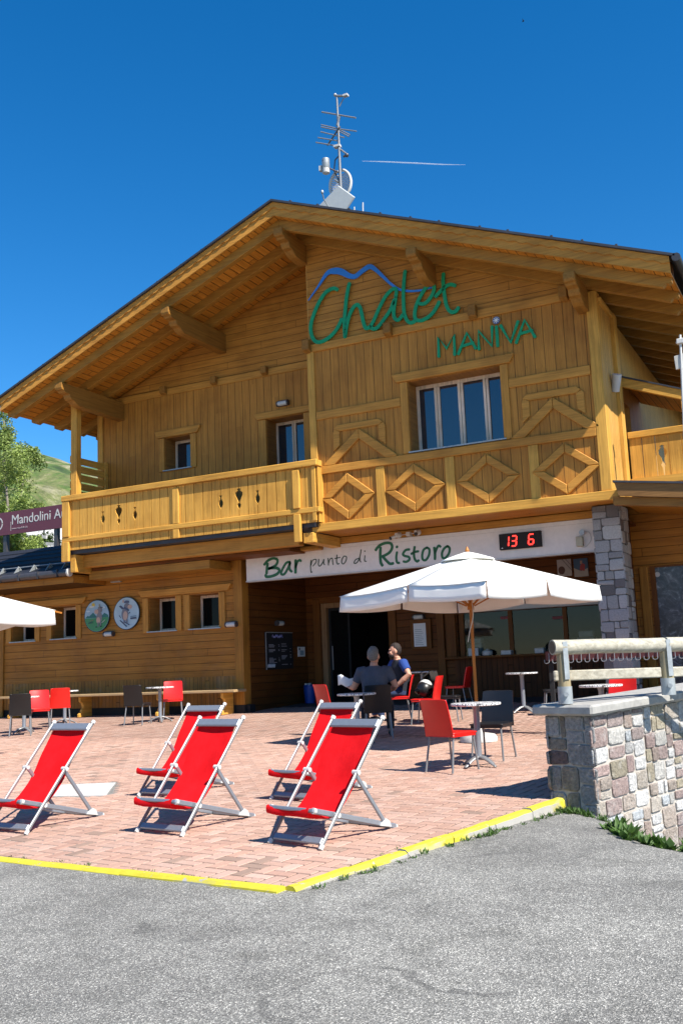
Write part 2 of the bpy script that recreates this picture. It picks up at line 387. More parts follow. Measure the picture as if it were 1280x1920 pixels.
def mk_kerb():
    m, n, p = nmat('yellow_kerb'); p.inputs['Roughness'].default_value = .6; v = mapping(n)
    f = noise(n, v, 9, 6, .75); g = nd(n, 'ShaderNodeNewGeometry'); sp = nd(n, 'ShaderNodeSeparateXYZ'); n.links.new(g.outputs['Normal'], sp.inputs[0])
    up = nd(n, 'ShaderNodeMapRange'); up.inputs[1].default_value = .2; up.inputs[2].default_value = .6; n.links.new(sp.outputs[2], up.inputs[0])
    side = nd(n, 'ShaderNodeMapRange'); side.inputs[1].default_value = .50; side.inputs[2].default_value = .56; n.links.new(noise(n, v, 1.1, 4), side.inputs[0])
    wr = nd(n, 'ShaderNodeMapRange'); wr.inputs[1].default_value = .37; wr.inputs[2].default_value = .41; n.links.new(f, wr.inputs[0])
    k = mathn(n, 'MULTIPLY', mathn(n, 'MAXIMUM', up.outputs[0], side.outputs[0]), wr.outputs[0])
    yc = ramp(n, f, [(.3, (.46,.38,.02)), (.7, (.58,.51,.04))])
    n.links.new(mixc(n, k, (.38,.36,.32), yc), p.inputs['Base Color']); bump(n, f, .3, .006, p); return m
M['kerb'] = mk_kerb()
def mk_hill():
    m, n, p = nmat('alpine_slope'); p.inputs['Roughness'].default_value = .95; v = mapping(n)
    a = noise(n, v, .09, 8, .7, .8); b = noise(n, v, .6, 6, .7)
    c = ramp(n, a, [(.36, (.028,.055,.012)), (.46, (.07,.12,.02)), (.52, (.14,.15,.05)), (.6, (.30,.27,.17)), (.7, (.40,.37,.28))])
    c = mixc(n, 1.0, c, ramp(n, b, [(.3, (.5,.55,.5)), (.65, (1.15,1.15,1.15))]), 'MULTIPLY')
    n.links.new(c, p.inputs['Base Color']); bump(n, b, 1, .6, p); return m
M['hill'] = mk_hill()
def leafmat(name, c1, c2):
    m, n, p = nmat(name); p.inputs['Roughness'].default_value = .6; v = mapping(n)
    f = noise(n, v, 7, 4, .7)
    a = nd(n, 'ShaderNodeAttribute', attribute_name='Col')
    c = mixc(n, 1.0, ramp(n, f, [(.3, c1), (.7, c2)]), a.outputs['Color'], 'MULTIPLY')
    n.links.new(c, p.inputs['Base Color'])
    tr = nd(n, 'ShaderNodeBsdfTranslucent'); n.links.new(c, tr.inputs[0]); mx = nd(n, 'ShaderNodeMixShader'); mx.inputs[0].default_value = .35
    n.links.new(p.outputs[0], mx.inputs[1]); n.links.new(tr.outputs[0], mx.inputs[2]); n.links.new(mx.outputs[0], n.nodes['Material Output'].inputs[0])
    return m
M['leaf'] = leafmat('birch_leaf', (.20,.27,.07), (.34,.42,.13)); M['weed'] = leafmat('weed_leaf', (.035,.09,.012), (.09,.17,.03))
M['conif'] = leafmat('shrub_leaf', (.05,.10,.025), (.10,.16,.04)); M['bark'] = plain('bark', (.20,.17,.13), .9, 0, .4, 6, bmp=.5)
def mk_marble():
    m, n, p = nmat('marbled_table_top'); p.inputs['Roughness'].default_value = .35; v = mapping(n)
    f = noise(n, v, 6.5, 2, .5, 3.5)
    n.links.new(ramp(n, f, [(.40, (.75,.74,.72)), (.44, (.02,.02,.02)), (.49, (.02,.02,.02)), (.52, (.75,.74,.72)), (.60, (.75,.74,.72)), (.63, (.2,.2,.2)), (.66, (.7,.7,.68))]), p.inputs['Base Color']); return m
M['marble'] = mk_marble()
def mk_reflection():
    m, n, p = nmat('painted_reflection_glass'); p.inputs['Roughness'].default_value = .25; v = mapping(n)
    f = noise(n, v, 3.5, 8, .75, 2.5)  # pale swirls are reflections painted into the pane colour
    n.links.new(ramp(n, f, [(.42, (.02,.022,.035)), (.55, (.06,.065,.085)), (.7, (.28,.30,.34))]), p.inputs['Base Color']); return m
M['reflpane'] = mk_reflection()
# ------------------------------------------------------------------ the chalet
YW, YB, YF = 19.26, 18.05, 17.75
RX, RZ, RS = -9.86, 11.24, .389          # ridge line: x, top height, slope
def rz(x, off=0): return RZ + off - RS*abs(x-RX)
CH = empty('chalet', (-9.86, 19.26, .5), 'honey brown wooden alpine chalet with wide overhanging gable roof, balcony and bar entrance', 'building')
def part(mb, name, mat, parent=None, **k): return mb.build(name, mat, parent or CH, **k)
def wall_cells(mb, x0, x1, z0, z1, holes, y0, y1):
    xs = sorted({x0, x1, *[h[0] for h in holes], *[h[1] for h in holes]}); zs = sorted({z0, z1, *[h[2] for h in holes], *[h[3] for h in holes]})
    for i in range(len(xs)-1):
        run = None
        for j in range(len(zs)-1):
            cx, cz = (xs[i]+xs[i+1])/2, (zs[j]+zs[j+1])/2
            hole = any(h[0] < cx < h[1] and h[2] < cz < h[3] for h in holes)
            if hole:
                if run: mb.box(xs[i], y0, run[0], xs[i+1], y1, run[1]); run = None
            else: run = (run[0] if run else zs[j], zs[j+1])
        if run: mb.box(xs[i], y0, run[0], xs[i+1], y1, run[1])
    return mb
# upper left wall
hl = [(-14.55, -13.77, 6.40, 7.22), (-11.62, -10.62, 4.6, 7.25)]
part(wall_cells(MB(), -16.54, -9.70, 4.3, 8.30, hl, YW, YW+.25), 'upper_wall', M['wallv'])
g = MB(); g.prism([(-16.54, YW+.02, 8.30), (-9.70, YW+.02, 8.30), (-9.70, YW+.02, rz(-9.7, -.36)), (RX, YW+.02, rz(RX, -.36)), (-16.54, YW+.02, rz(-16.54, -.36))], (0, .22, 0))
part(g, 'gable_wall', M['wallh'])
part(MB().box(-16.62, YW-.035, 8.29, -9.72, YW-.001, 8.46), 'band_beam', M['trimx'], bevel=.008)
for x in (-16.15, -14.5, -13.0, -11.58, -10.2):
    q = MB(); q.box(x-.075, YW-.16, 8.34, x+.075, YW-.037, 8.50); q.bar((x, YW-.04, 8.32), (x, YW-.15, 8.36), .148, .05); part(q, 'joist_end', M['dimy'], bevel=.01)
part(MB().box(-16.72, YW+.05, 4.3, -16.54, 33.5, 8.35), 'side_wall', M['wallvy'])
part(MB().box(-16.62, YW-.03, 4.45, -16.48, YW-.001, 8.28), 'corner_post', M['beamz'], bevel=.008)
# bay
hb = [(-7.52, -5.56, 5.70, 7.17)]
part(wall_cells(MB(), -9.76, -3.70, 4.40, 8.28, hb, YB, YB+.25), 'bay_wall', M['wallv'])
part(MB().prism([(-9.76, YB+.01, 8.28), (-3.70, YB+.01, 8.28), (-3.70, YB+.01, rz(-3.7, -.36)), (RX+.1, YB+.01, rz(RX, -.36)), (-9.76, YB+.01, rz(-9.76, -.36))], (0, .22, 0)), 'bay_gable', M['wallh'])
part(MB().box(-9.78, YB+.02, 4.40, -9.60, YW+.1, 10.85), 'bay_side_wall', M['wallvy'])
part(MB().box(-9.80, YB-.045, 4.47, -9.64, YB-.002, 8.20), 'bay_post', M['beamz'], bevel=.008)
part(MB().box(-9.84, YB-.05, 8.19, -3.80, YB-.002, 8.36), 'bay_band', M['trimx'], bevel=.008)
for x in (-9.76, -7.84, -6.0, -4.19):
    q = MB(); q.box(x-.08, YB-.19, 8.22, x+.08, YB-.052, 8.45); q.bar((x, YB-.05, 8.19), (x, YB-.17, 8.24), .158, .05); part(q, 'joist_end', M['dimy'], bevel=.01)
for (a, b) in ((-9.63, -7.685), (-5.395, -3.82)): part(MB().box(a, YB-.04, 6.68, b, YB-.002, 6.86), 'rail_board', M['trimx'], bevel=.008)
part(MB().box(-9.63, YB-.06, 5.50, -3.803, YB-.002, 5.66), 'mid_rail', M['trimx'], bevel=.008)
part(MB().box(-9.80, YB-.10, 4.28, -3.48, YB-.002, 4.455), 'bottom_beam', M['beamx'], bevel=.01)
for a in (-8.31, -6.80, -5.11): part(MB().box(a, YB-.04, 4.458, a+.19, YB-.002, 5.497), 'upright', M['beamz'], bevel=.006)
part(MB().box(-3.80, YB-.06, 4.458, -3.595, YB+.20, 8.27), 'corner_post', M['beamz'], bevel=.01)
def diamond(cx, cz, hx, hz, t, name='diamond_trim'):
    o = [(cx-hx, cz), (cx, cz+hz), (cx+hx, cz), (cx, cz-hz)]; tx, tzz = t*1.45, t*1.2
    i = [(cx-hx+tx, cz), (cx, cz+hz-tzz), (cx+hx-tx, cz), (cx, cz-hz+tzz)]; q = MB(); g = .004
    for k in range(4):
        k2 = (k+1) % 4; P = [o[k], o[k2], i[k2], i[k]]; c = (sum(p[0] for p in P)/4, sum(p[1] for p in P)/4)
        P = [(c[0]+(p[0]-c[0])*.985, c[1]+(p[1]-c[1])*.985) for p in P]
        q.prism([(p[0], YB-.055, p[1]) for p in P], (0, .05, 0))
    return part(q, name, M['trimx'], bevel=.012)
for cx, hx in ((-8.96, .62), (-7.465, .66), (-5.94, .65), (-4.415, .655)): diamond(cx, 4.965, hx, .495, .16)
def chevron(cx):
    q = MB()
    for s in (-1, 1):
        P = [(cx, 6.36), (cx, 6.14), (cx+s*.58, 5.662), (cx+s*.83, 5.662), (cx+s*.83, 5.70)]
        q.prism([(p[0]+s*.003, YB-.06, p[1]) for p in P], (0, .055, 0))
    part(q, 'chevron_trim', M['trimx'], bevel=.012)
    q = MB()
    q.prism([(cx-.50, YB-.045, 6.50), (cx+.46, YB-.045, 6.50), (cx+.55, YB-.045, 6.42), (cx+.46, YB-.045, 6.365), (cx-.44, YB-.045, 6.365), (cx-.58, YB-.045, 6.42)], (0, .04, 0))
    for s in (-1, 1): q.prism([(cx+s*.56, YB-.044, 6.415), (cx+s*.60, YB-.044, 6.36), (cx+s*.60, YB-.044, 5.95), (cx+s*.45, YB-.044, 6.06), (cx+s*.45, YB-.044, 6.362)], (0, .038, 0))
    part(q, 'frame_trim', M['trimx'], bevel=.01)
chevron(-8.65); chevron(-4.57)
part(MB().box(-9.70, YB, 4.285, -3.55, YW-.22, 4.32), 'bay_soffit', M['soffitx'])
part(MB().box(-11.9, YW-.16, 4.135, -4.12, YW-.06, 4.284), 'sign_beam', M['trimx'], bevel=.008)
# right side wall of the upper floor
part(MB().box(-3.76, YB+.201, 4.35, -3.60, 19.12, 8.22), 'side_wall', M['wallvy'])
part(MB().box(-3.66, 19.13, 4.35, -3.52, 19.42, 8.16), 'side_trim', M['beamz'], bevel=.01)
part(MB().box(-3.62, YB+.02, 8.06, -3.53, 19.14, 8.15), 'side_moulding', M['beamy'], bevel=.01)
sw = MB(); sw.box(-3.80, 19.43, 6.55, -3.62, 33, 8.12); sw.box(-3.80, 19.43, 4.35, -3.62, 19.62, 6.55); sw.box(-3.80, 20.55, 4.35, -3.62, 33, 6.55)
part(sw, 'side_wall', M['wallvy'])
part(MB().box(-4.5, 19.7, 4.4, -4.4, 21.8, 6.5), 'loggia_wall', M['soffit'])
part(MB().box(-16.5, 33, .3, -3.7, 33.2, 8.2), 'back_wall', M['wallh'])
part(MB().box(-16.4, YW+.3, 4.05, -3.9, 32.9, 4.28), 'floor_slab', M['darkh'])
# ------------------------------------------------------------------ roof
def slab(mb, o0, o1, ya, yb, x0=-17.62, x1=-2.10):
    for xe in (x0, x1):
        mb.prism([(RX, ya, rz(RX, o0)), (xe, ya, rz(xe, o0)), (xe, ya, rz(xe, o1)), (RX, ya, rz(RX, o1))], (0, yb-ya, 0))
    return mb
roof = part(slab(MB(), 0, -.045, 16.80, 34.2, -17.7, -2.0), 'roof', M['slate'])
part(slab(MB(), -.31, -.345, 16.93, 34.1), 'soffit_boarding', M['soffit'], roof)
part(slab(MB(), -.05, -.30, 17.15, 17.3), 'roof_filling', M['darkh'], roof)
for s, xe in ((-1, -17.62), (1, -2.10)):
    q = MB(); q.prism([(RX, 16.885, rz(RX, -.05)), (xe, 16.885, rz(xe, -.05)), (xe, 16.885, rz(xe, -.34)), (RX, 16.885, rz(RX, -.34))], (0, .04, 0))
    part(q, 'barge_board', M['trimx'], roof)
    L = abs(xe-RX); N = int(L/.045); pts = [(RX, 16.855, rz(RX, -.05)), (xe, 16.855, rz(xe, -.05))]
    low = [(RX+s*L*i/N, 16.855, rz(RX+s*L*i/N, -.175) + .016*math.sin(i*.045/.24*2*math.pi)) for i in range(N, -1, -1)]
    q = MB(); A = [(RX+s*L*i/N, 16.855, rz(RX+s*L*i/N, -.05)) for i in range(N+1)]; B = low[::-1]
    vs = A+B+[(p[0], 16.882, p[2]) for p in A]+[(p[0], 16.882, p[2]) for p in B]; n = N+1; fs = []
    for i in range(N):
        fs += [(i, i+1, n+i+1, n+i), (n+i, n+i+1, 3*n+i+1, 3*n+i)]
    q.add(vs, fs); part(q, 'scalloped_trim', M['trimx'], roof)
    for k in range(20):
        y = 17.10 + .79*k
        q = MB(); xt = xe - s*.02; th = .22
        P = [(RX, y, rz(RX, -.345)), (xt, y, rz(xt, -.345)), (xt, y, rz(xt, -.42)), (xt-s*.05, y, rz(xt-s*.05, -.47)), (xt-s*.10, y, rz(xt-s*.1, -.47)), (xt-s*.16, y, rz(xt-s*.16, -.555)), (RX, y, rz(RX, -.555))]
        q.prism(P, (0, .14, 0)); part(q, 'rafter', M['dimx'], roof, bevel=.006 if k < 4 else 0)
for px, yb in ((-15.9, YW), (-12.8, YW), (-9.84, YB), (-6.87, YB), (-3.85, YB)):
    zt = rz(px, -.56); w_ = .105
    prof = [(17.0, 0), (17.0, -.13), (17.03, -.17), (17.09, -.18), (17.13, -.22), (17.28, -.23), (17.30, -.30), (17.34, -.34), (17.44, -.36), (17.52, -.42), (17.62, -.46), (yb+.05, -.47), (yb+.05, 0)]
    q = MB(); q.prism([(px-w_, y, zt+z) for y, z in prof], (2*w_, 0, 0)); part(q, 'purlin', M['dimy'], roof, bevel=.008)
for xx in (-17.72, -1.98):
    q = MB(); pts = []
    for yy in (16.80, 34.2): pts.append((xx, yy, rz(xx, -.06)))
    q.tube(pts, .075, 10); part(q, 'eaves_gutter', M['slate'], roof, smooth=True)
q = MB(); q.box(-17.72, 16.79, rz(-17.7, 0)-.02, -17.64, 34.2, rz(-17.7, 0)+.03)
part(q, 'eaves_flashing', M['slate'], roof)
for i in range(11):
    for s in (-1, 1):
        x = RX + s*(.5+.65*i+random.uniform(-.1, .1)); part(MB().box(x-.02, 16.84, rz(x), x+.02, 16.90, rz(x)+.04), 'snow_hook', M['slate'], roof)
part(MB().lathe([(.11, 0), (.11, .30), (.15, .31), (.15, .38), (.10, .42)], (PY(1078, 462, 20.5).x, 20.5, rz(PY(1078, 462, 20.5).x)), 16), 'chimney_cowl', M['galv'], roof, smooth=True)
# ------------------------------------------------------------------ windows
def window(x0, x1, z0, z1, Y, d=.48, cas=.17, head=None, mull=(), sashw=.055, name='window', sill=True, side=(1, 1)):
    q = MB(); e = .004
    q.box(x0-e, Y+.02, z0-.05, x0+.012, Y+d, z1+.01); q.box(x1-.012, Y+.02, z0-.05, x1+e, Y+d, z1+.01); q.box(x0+.013, Y+.02, z1-.012, x1-.013, Y+d, z1+.006); q.box(x0+.013, Y+.02, z0-.05, x1-.013, Y+d, z0+.005)
    wn = part(q, name, M['rev'])
    f = MB(); yf = Y+d-.07; xs = [x0+.012] + list(mull) + [x1-.012]
    f.box(x0+.013, yf, z0+.007, x0+.013+sashw, yf+.06, z1-.013); f.box(x1-.013-sashw, yf, z0+.007, x1-.013, yf+.06, z1-.013)
    f.box(x0+.015+sashw, yf, z1-.013-sashw*1.2, x1-.015-sashw, yf+.058, z1-.013); f.box(x0+.015+sashw, yf, z0+.007, x1-.015-sashw, yf+.058, z0+.007+sashw*1.2)
    for m_ in mull:
        f.box(m_-sashw*.95, yf-.01, z0+.01+sashw*1.2, m_-.004, yf+.056, z1-.016-sashw*1.2); f.box(m_+.004, yf-.01, z0+.01+sashw*1.2, m_+sashw*.95, yf+.056, z1-.016-sashw*1.2)
    f.build('frame', M['frame'], wn, bevel=.004)
    for a, b in zip([x0+.01]+list(mull), list(mull)+[x1-.01]):
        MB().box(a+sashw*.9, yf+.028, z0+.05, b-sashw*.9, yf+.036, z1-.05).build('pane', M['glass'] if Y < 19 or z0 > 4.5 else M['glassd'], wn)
    if cas:
        MB().box(x0-cas, Y-.035, z0-.02, x0, Y-.001, z1).build('casing', M['trimz'], wn, bevel=.008)
        MB().box(x1, Y-.035, z0-.02, x1+cas, Y-.001, z1).build('casing', M['trimz'], wn, bevel=.008)
    if head:
        a, b, h0, h1 = head
        q = MB(); q.prism([(a, Y-.07, h1), (b, Y-.07, h1), (b-.02, Y-.07, h1-.05), (b-.10, Y-.07, h0), (a+.10, Y-.07, h0), (a+.02, Y-.07, h1-.05)], (0, .068, 0)); q.build('header', M['trimx'], wn, bevel=.008)
    if sill: MB().box(x0-.03, Y-.06, z0-.018, x1+.05, Y+d-.08, z0+.008).build('sill', M['galv'], wn)
    return wn
window(-14.55, -13.77, 6.40, 7.22, YW, head=(-14.82, -13.45, 7.225, 7.40))
window(-11.62, -10.62, 4.6, 7.25, YW, head=(-11.93, -10.3, 7.255, 7.41), mull=(-11.12,), sill=False, cas=.2)
window(-7.52, -5.56, 5.70, 7.17, YB, head=(-7.84, -5.25, 7.175, 7.35), mull=(-7.05, -6.54, -6.0), sashw=.062, cas=.16)
low = [(-15.10, -14.29, 2.50, 3.32), (-13.88, -13.05, 2.50, 3.32), (-18.20, -17.39, 2.47, 3.30), (-19.60, -18.77, 2.46, 3.30)]
for i, (a, b, c, d_) in enumerate(low):
    window(a, b, c, d_, YW, head=((-15.38, -12.68, 3.345, 3.50) if i == 0 else (-19.95, -17.03, 3.325, 3.48) if i == 2 else None), cas=.17)
# lower wall
part(wall_cells(MB(), -23.0, -12.40, 1.38, 4.30, low, YW, YW+.25), 'lower_wall', M['lowh'])
part(MB().box(-23.0, YW+.004, .72, -12.40, YW+.25, 1.378), 'plinth_boards', M['lowv'])
part(MB().box(-23.0, YW+.03, .2, -12.3, YW+.25, .718), 'plinth', M['blackm'])
part(MB().box(-12.62, YW-.05, .72, -12.39, YW+.2, 4.13), 'corner_post', M['lowz'], bevel=.01)
part(MB().box(-12.62, YW-.045, .3, -12.39, YW+.2, .718), 'post_base', M['blackm'])
part(MB().box(-20.05, YW-.05, .3, -19.85, YW-.001, 3.9), 'wall_post', M['lowz'], bevel=.01)
# recess
YR = 22.25
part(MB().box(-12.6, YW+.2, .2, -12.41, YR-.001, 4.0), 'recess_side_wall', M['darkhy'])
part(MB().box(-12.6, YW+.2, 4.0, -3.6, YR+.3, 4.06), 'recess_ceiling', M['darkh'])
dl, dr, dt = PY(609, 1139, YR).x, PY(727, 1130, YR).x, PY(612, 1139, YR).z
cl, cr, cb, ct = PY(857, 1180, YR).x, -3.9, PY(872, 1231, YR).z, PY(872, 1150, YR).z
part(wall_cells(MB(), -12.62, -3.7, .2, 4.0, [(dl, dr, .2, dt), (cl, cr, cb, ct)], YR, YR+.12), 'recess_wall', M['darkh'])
part(MB().box(cl-.1, YR-.03, .55, cr, YR-.003, cb-.05), 'counter_front', M['darkv'])
part(MB().box(cl-.3, YR-.22, cb-.05, cr, YR+.3, cb), 'counter_top', M['darkbx'], bevel=.008)
part(MB().box(cl-.3, YR-.10, ct+.14, cr, YR-.003, ct+.42), 'counter_header', M['darkbx'], bevel=.01)
q = MB(); q.box(cl-.28, YR-.06, cb+.001, cl-.03, YR-.003, ct+.138); q.box(cl-.5, YR-.08, .5, cl-.32, YR-.003, 3.0); part(q, 'counter_post', M['darkb'], bevel=.008)
part(MB().box(PY(868, 1150, YR-.14).x, YR-.16, ct+.01, cr, YR-.03, ct+.13), 'roller_box', M['offw'], bevel=.01)
for px in (957, 1060): x = PY(px, 1180, YR+.05).x; part(MB().box(x-.05, YR+.03, cb+.002, x+.05, YR+.1, ct), 'counter_mullion', M['darkb'], bevel=.006)
part(MB().box(PY(868, 1150, YR+.05).x-.12, YR+.02, cb+.001, PY(868, 1150, YR+.05).x, YR+.11, ct), 'counter_mullion', M['darkb'], bevel=.006)
part(MB().box(cl, YR+.065, cb, cr, YR+.073, ct), 'counter_glass', M['clear'])
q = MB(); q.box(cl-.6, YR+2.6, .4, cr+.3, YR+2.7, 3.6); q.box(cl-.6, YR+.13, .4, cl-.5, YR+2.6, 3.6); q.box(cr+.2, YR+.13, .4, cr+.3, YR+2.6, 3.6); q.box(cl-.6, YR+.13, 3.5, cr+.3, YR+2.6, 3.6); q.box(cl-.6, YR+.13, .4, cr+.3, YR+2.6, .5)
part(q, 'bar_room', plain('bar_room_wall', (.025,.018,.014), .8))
q = MB(); q.box(dl-.09, YR-.05, .3, dl+.05, YR+.10, dt+.10); q.box(dl+.051, YR-.05, dt-.02, dr+.04, YR+.1, dt+.10)
door = part(q, 'door', M['frame']); door.data.materials[0] = wood('door_frame_wood', (.30, .17, .08), grain='z')
MB().box(dr+.001, YR-.06, .3, dr+.2, YR-.002, 3.1).build('door_post', M['darkb'], door, bevel=.008)
q = MB(); q.box(dl+.06, YR+.06, .5, dl+.12, YR+.09, dt-.03); q.box(dl+.60, YR+.06, .5, dl+.65, YR+.09, dt-.03); q.box(dl+.121, YR+.06, dt-.09, dl+.599, YR+.088, dt-.03); q.build('door_leaf', M['blackm'], door)
MB().box(dl+.10, YR+.072, .55, dl+.61, YR+.078, dt-.08).build('pane', M['glassd'], door)
MB().tube([(dl+.17, YR+.0, 1.4), (dl+.17, YR+.0, 2.0)], .014, 8).build('handle', M['alul'], door, smooth=True)
part(MB().box(-12.2, YR-.05, .3, -12.0, YR-.001, 3.2), 'recess_post', M['darkb'], bevel=.01)
part(MB().box(-12.38, YR-.03, 3.08, -8.9, YR-.001, 3.24), 'recess_beam', M['darkbx'], bevel=.01)
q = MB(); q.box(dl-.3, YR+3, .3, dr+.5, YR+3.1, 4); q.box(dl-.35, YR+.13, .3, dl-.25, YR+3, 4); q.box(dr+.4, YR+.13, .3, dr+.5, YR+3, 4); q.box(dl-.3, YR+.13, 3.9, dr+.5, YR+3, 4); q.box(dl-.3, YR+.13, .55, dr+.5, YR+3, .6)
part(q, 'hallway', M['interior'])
part(MB().box(-3.95, YW+.1, .2, -3.72, YR+.1, 4.1), 'recess_end_wall', M['darkhy'])
# ------------------------------------------------------------------ stone facing helper
def masonry(u0, u1, v0, v1, put, palette, seed=1, smin=.09, smax=.34, joint=.016, mb=None, rel=.03):
    rnd = random.Random(seed); mb = mb or MB()
    def rec(a, b, c, d):
        w_, h_ = b-a, d-c
        if (w_ > smax or h_ > smax*.72 or (w_ > smin*2.1 and h_ > smin*1.2 and rnd.random() < .30)) and max(w_, h_) > smin*1.7:
            if w_*rnd.uniform(.8, 1.2) > h_*1.15 or h_ < smin*1.6:
                m_ = a + w_*rnd.uniform(.3, .7); rec(a, m_, c, d); rec(m_, b, c, d)
            else:
                m_ = c + h_*rnd.uniform(.32, .68); rec(a, b, c, m_); rec(a, b, m_, d)
            return
        j = joint*rnd.uniform(.7, 1.4)/2; col = rnd.choice(palette); k = rnd.uniform(.8, 1.18); mb.col = tuple(x*k for x in col)
        e = min(.009, w_*.2, h_*.2); dp = rel*rnd.uniform(.6, 1.2)
        jit = lambda: rnd.uniform(-.009, .009)
        o = [(a+j+jit(), c+j+jit()), (b-j+jit(), c+j+jit()), (b-j+jit(), d-j+jit()), (a+j+jit(), d-j+jit())]
        cu, cv = (a+b)/2, (c+d)/2
        n = []
        for (pu, pv), t in zip(o, range(4)):                    # corners cut off a little
            n.append((pu, pv))
        cut = []
        for t in range(4):
            p, q1, q0 = o[t], o[(t+1) % 4], o[t-1]
            f = rnd.uniform(.05, .16)
            cut.append((p[0]+(q0[0]-p[0])*f, p[1]+(q0[1]-p[1])*f)); cut.append((p[0]+(q1[0]-p[0])*f, p[1]+(q1[1]-p[1])*f))
        base = [put(x, y, 0) for x, y in cut]
        mid = [put(x, y, dp*.8) for x, y in cut]
        top = [put(x+(cu-x)*min(.5, e/max(w_/2, .01)), y+(cv-y)*min(.5, e/max(h_/2, .01)), dp) for x, y in cut]
        ctr = put(cu+rnd.uniform(-.03, .03), cv+rnd.uniform(-.02, .02), dp*rnd.uniform(.8, 1.3))
        vs = base+mid+top+[ctr]; fs = []
        for t in range(8):
            u_ = (t+1) % 8; fs += [(t, u_, 8+u_, 8+t), (8+t, 8+u_, 16+u_, 16+t), (16+t, 16+u_, 24)]
        mb.add(vs, fs)
    rec(u0, u1, v0, v1); return mb
GR = [(.34,.33,.31), (.30,.29,.28), (.37,.36,.34), (.32,.31,.30), (.27,.26,.25), (.15,.135,.125), (.13,.115,.11), (.36,.34,.32)]
def pillar(x0, x1, y0, y1, z0, z1, name='stone_pillar'):
    p = part(MB().box(x0, y0, z0, x1, y1, z1), name, M['mortard'])
    q = MB()
    masonry(x0-.02, x1+.02, z0, z1, lambda u, v, d: (u, y0-d, v), GR, 5, mb=q, joint=.014, smax=.36)
    masonry(y0-.02, y1+.02, z0, z1, lambda u, v, d: (x1+d, u, v), GR, 6, mb=q, joint=.014, smax=.36)
    masonry(y0-.02, y1+.02, z0, z1, lambda u, v, d: (x0-d, u, v), GR, 8, mb=q, joint=.014, smax=.36)
    q.build('stonework', M['stoneg'], p)
pillar(-4.09, -3.62, 18.5, 19.2, .2, 4.27)
# ------------------------------------------------------------------ balcony
BX0, BX1 = -16.44, -9.60
balc = part(MB().box(BX0+.05, YF+.1, 4.38, BX1-.05, YW, 4.48), 'balcony', M['slate'])
def cut_profile(kind):
    if kind == 's': P = [(5.30, 0), (5.295, .035), (5.26, .012), (5.235, .012), (5.20, .022), (5.15, .05), (5.10, .052), (5.05, .03), (5.015, 0)]
    else: P = [(5.40, 0), (5.385, .045), (5.355, .02), (5.33, .05), (5.31, .085), (5.25, .09), (5.19, .055), (5.12, .02), (5.08, .012), (5.04, .04), (5.0, .032), (4.95, 0)]
    return P
cuts = {}
bw = .262/1.0
N = int(round((BX1-BX0)/.2345)); bw = (BX1-BX0)/N
def near_gap(x): return int(round((x-BX0)/bw))
for x, k in ((-15.16, 's'), (-14.69, 'b'), (-14.21, 's'), (-12.03, 's'), (-11.56, 'b'), (-11.09, 's')): cuts[near_gap(x)] = k
q = MB()
for i in range(N):
    a, b = BX0+i*bw+.008, BX0+(i+1)*bw-.008
    L = [(a, 4.47)] + [(a+dx, z) for z, dx in reversed(cut_profile(cuts[i]))] + [(a, 5.645)] if i in cuts else [(a, 4.47), (a, 5.645)]
    Rr = [(b, 5.645)] + [(b-dx, z) for z, dx in cut_profile(cuts[i+1])] + [(b, 4.47)] if i+1 in cuts else [(b, 5.645), (b, 4.47)]
    q.prism([(x, YF+.045, z) for x, z in L+Rr], (0, .028, 0))
q.build('balustrade_board', M['beamz'], balc)
def rail(y0, y1, z0, z1, x0, x1, m='beamx', nm='handrail'): return MB().box(x0, y0, z0, x1, y1, z1).build(nm, M[m], balc, bevel=.012)
rail(YF-.03, YF+.11, 5.65, 5.785, -16.48, -9.52); rail(YF-.005, YF+.042, 4.67, 4.785, -16.48, -9.56, nm='lower_rail')
rail(YF+.112, YB-.07, 5.652, 5.783, -9.64, -9.52, 'beamy'); rail(YF-.004, YB-.105, 4.672, 4.783, -9.559, -9.51, 'beamy', 'lower_rail')
rail(YF+.112, YW-.04, 5.652, 5.783, -16.48, -16.36, 'beamy')
for a, b, z in ((-16.46, -16.24, 4.20), (-13.23, -13.06, 4.46), (-10.11, -9.95, 4.08)):
    q = MB()
    if z == 4.46: q.box(a, YF-.002, 4.787, b, YF+.043, 5.60); q.box(a, YF-.002, 4.46, b, YF+.043, 4.668)
    else: q.box(a, YF-.035, 4.787, b, YF+.043, 5.60) if z != 4.2 else q.box(a, YF-.02, 4.787, b, YF+.043, 5.648); q.box(a, YF-.035, z, b, YF+.043, 4.668)
    q.build('balustrade_post', M['beamz'], balc, bevel=.01)
q = MB()
for y in (YF+.08, YF+.2): q.box(-9.575, y, 4.47, -9.545, y+.10, 5.645)
q.box(-9.66, YF+.0, 4.5, -9.58, YF+.043, 5.64)
q.build('end_board', M['beamz'], balc)
q = MB(); yy = YF+.12
while yy < YW-.15: q.box(-16.45, yy, 4.47, -16.42, yy+.2, 5.645); yy += .21
q.build('end_board', M['beamz'], balc)
q = MB()
for z in (6.64, 6.43, 6.22, 6.01, 5.82): q.box(-16.40, YF+.2, z, -16.37, YW-.002, z+(.165 if z > 5.9 else .15))
q.box(-16.365, YW-.12, 5.80, -16.30, YW-.04, 6.83)
q.build('privacy_screen', M['beamy'], balc)
MB().box(-16.30, YF+.112, 4.48, -16.12, YF+.29, 8.10).build('roof_post', M['beamz'], balc, bevel=.012)
part(MB().box(-16.28, YF+.38, 4.07, -10.22, YF+.60, 4.375), 'balcony_beam', M['trimx'], bevel=.012)
part(MB().box(-16.1, YF+.62, 4.0, -10.6, YW-.2, 4.10), 'balcony_soffit', M['darkh'])
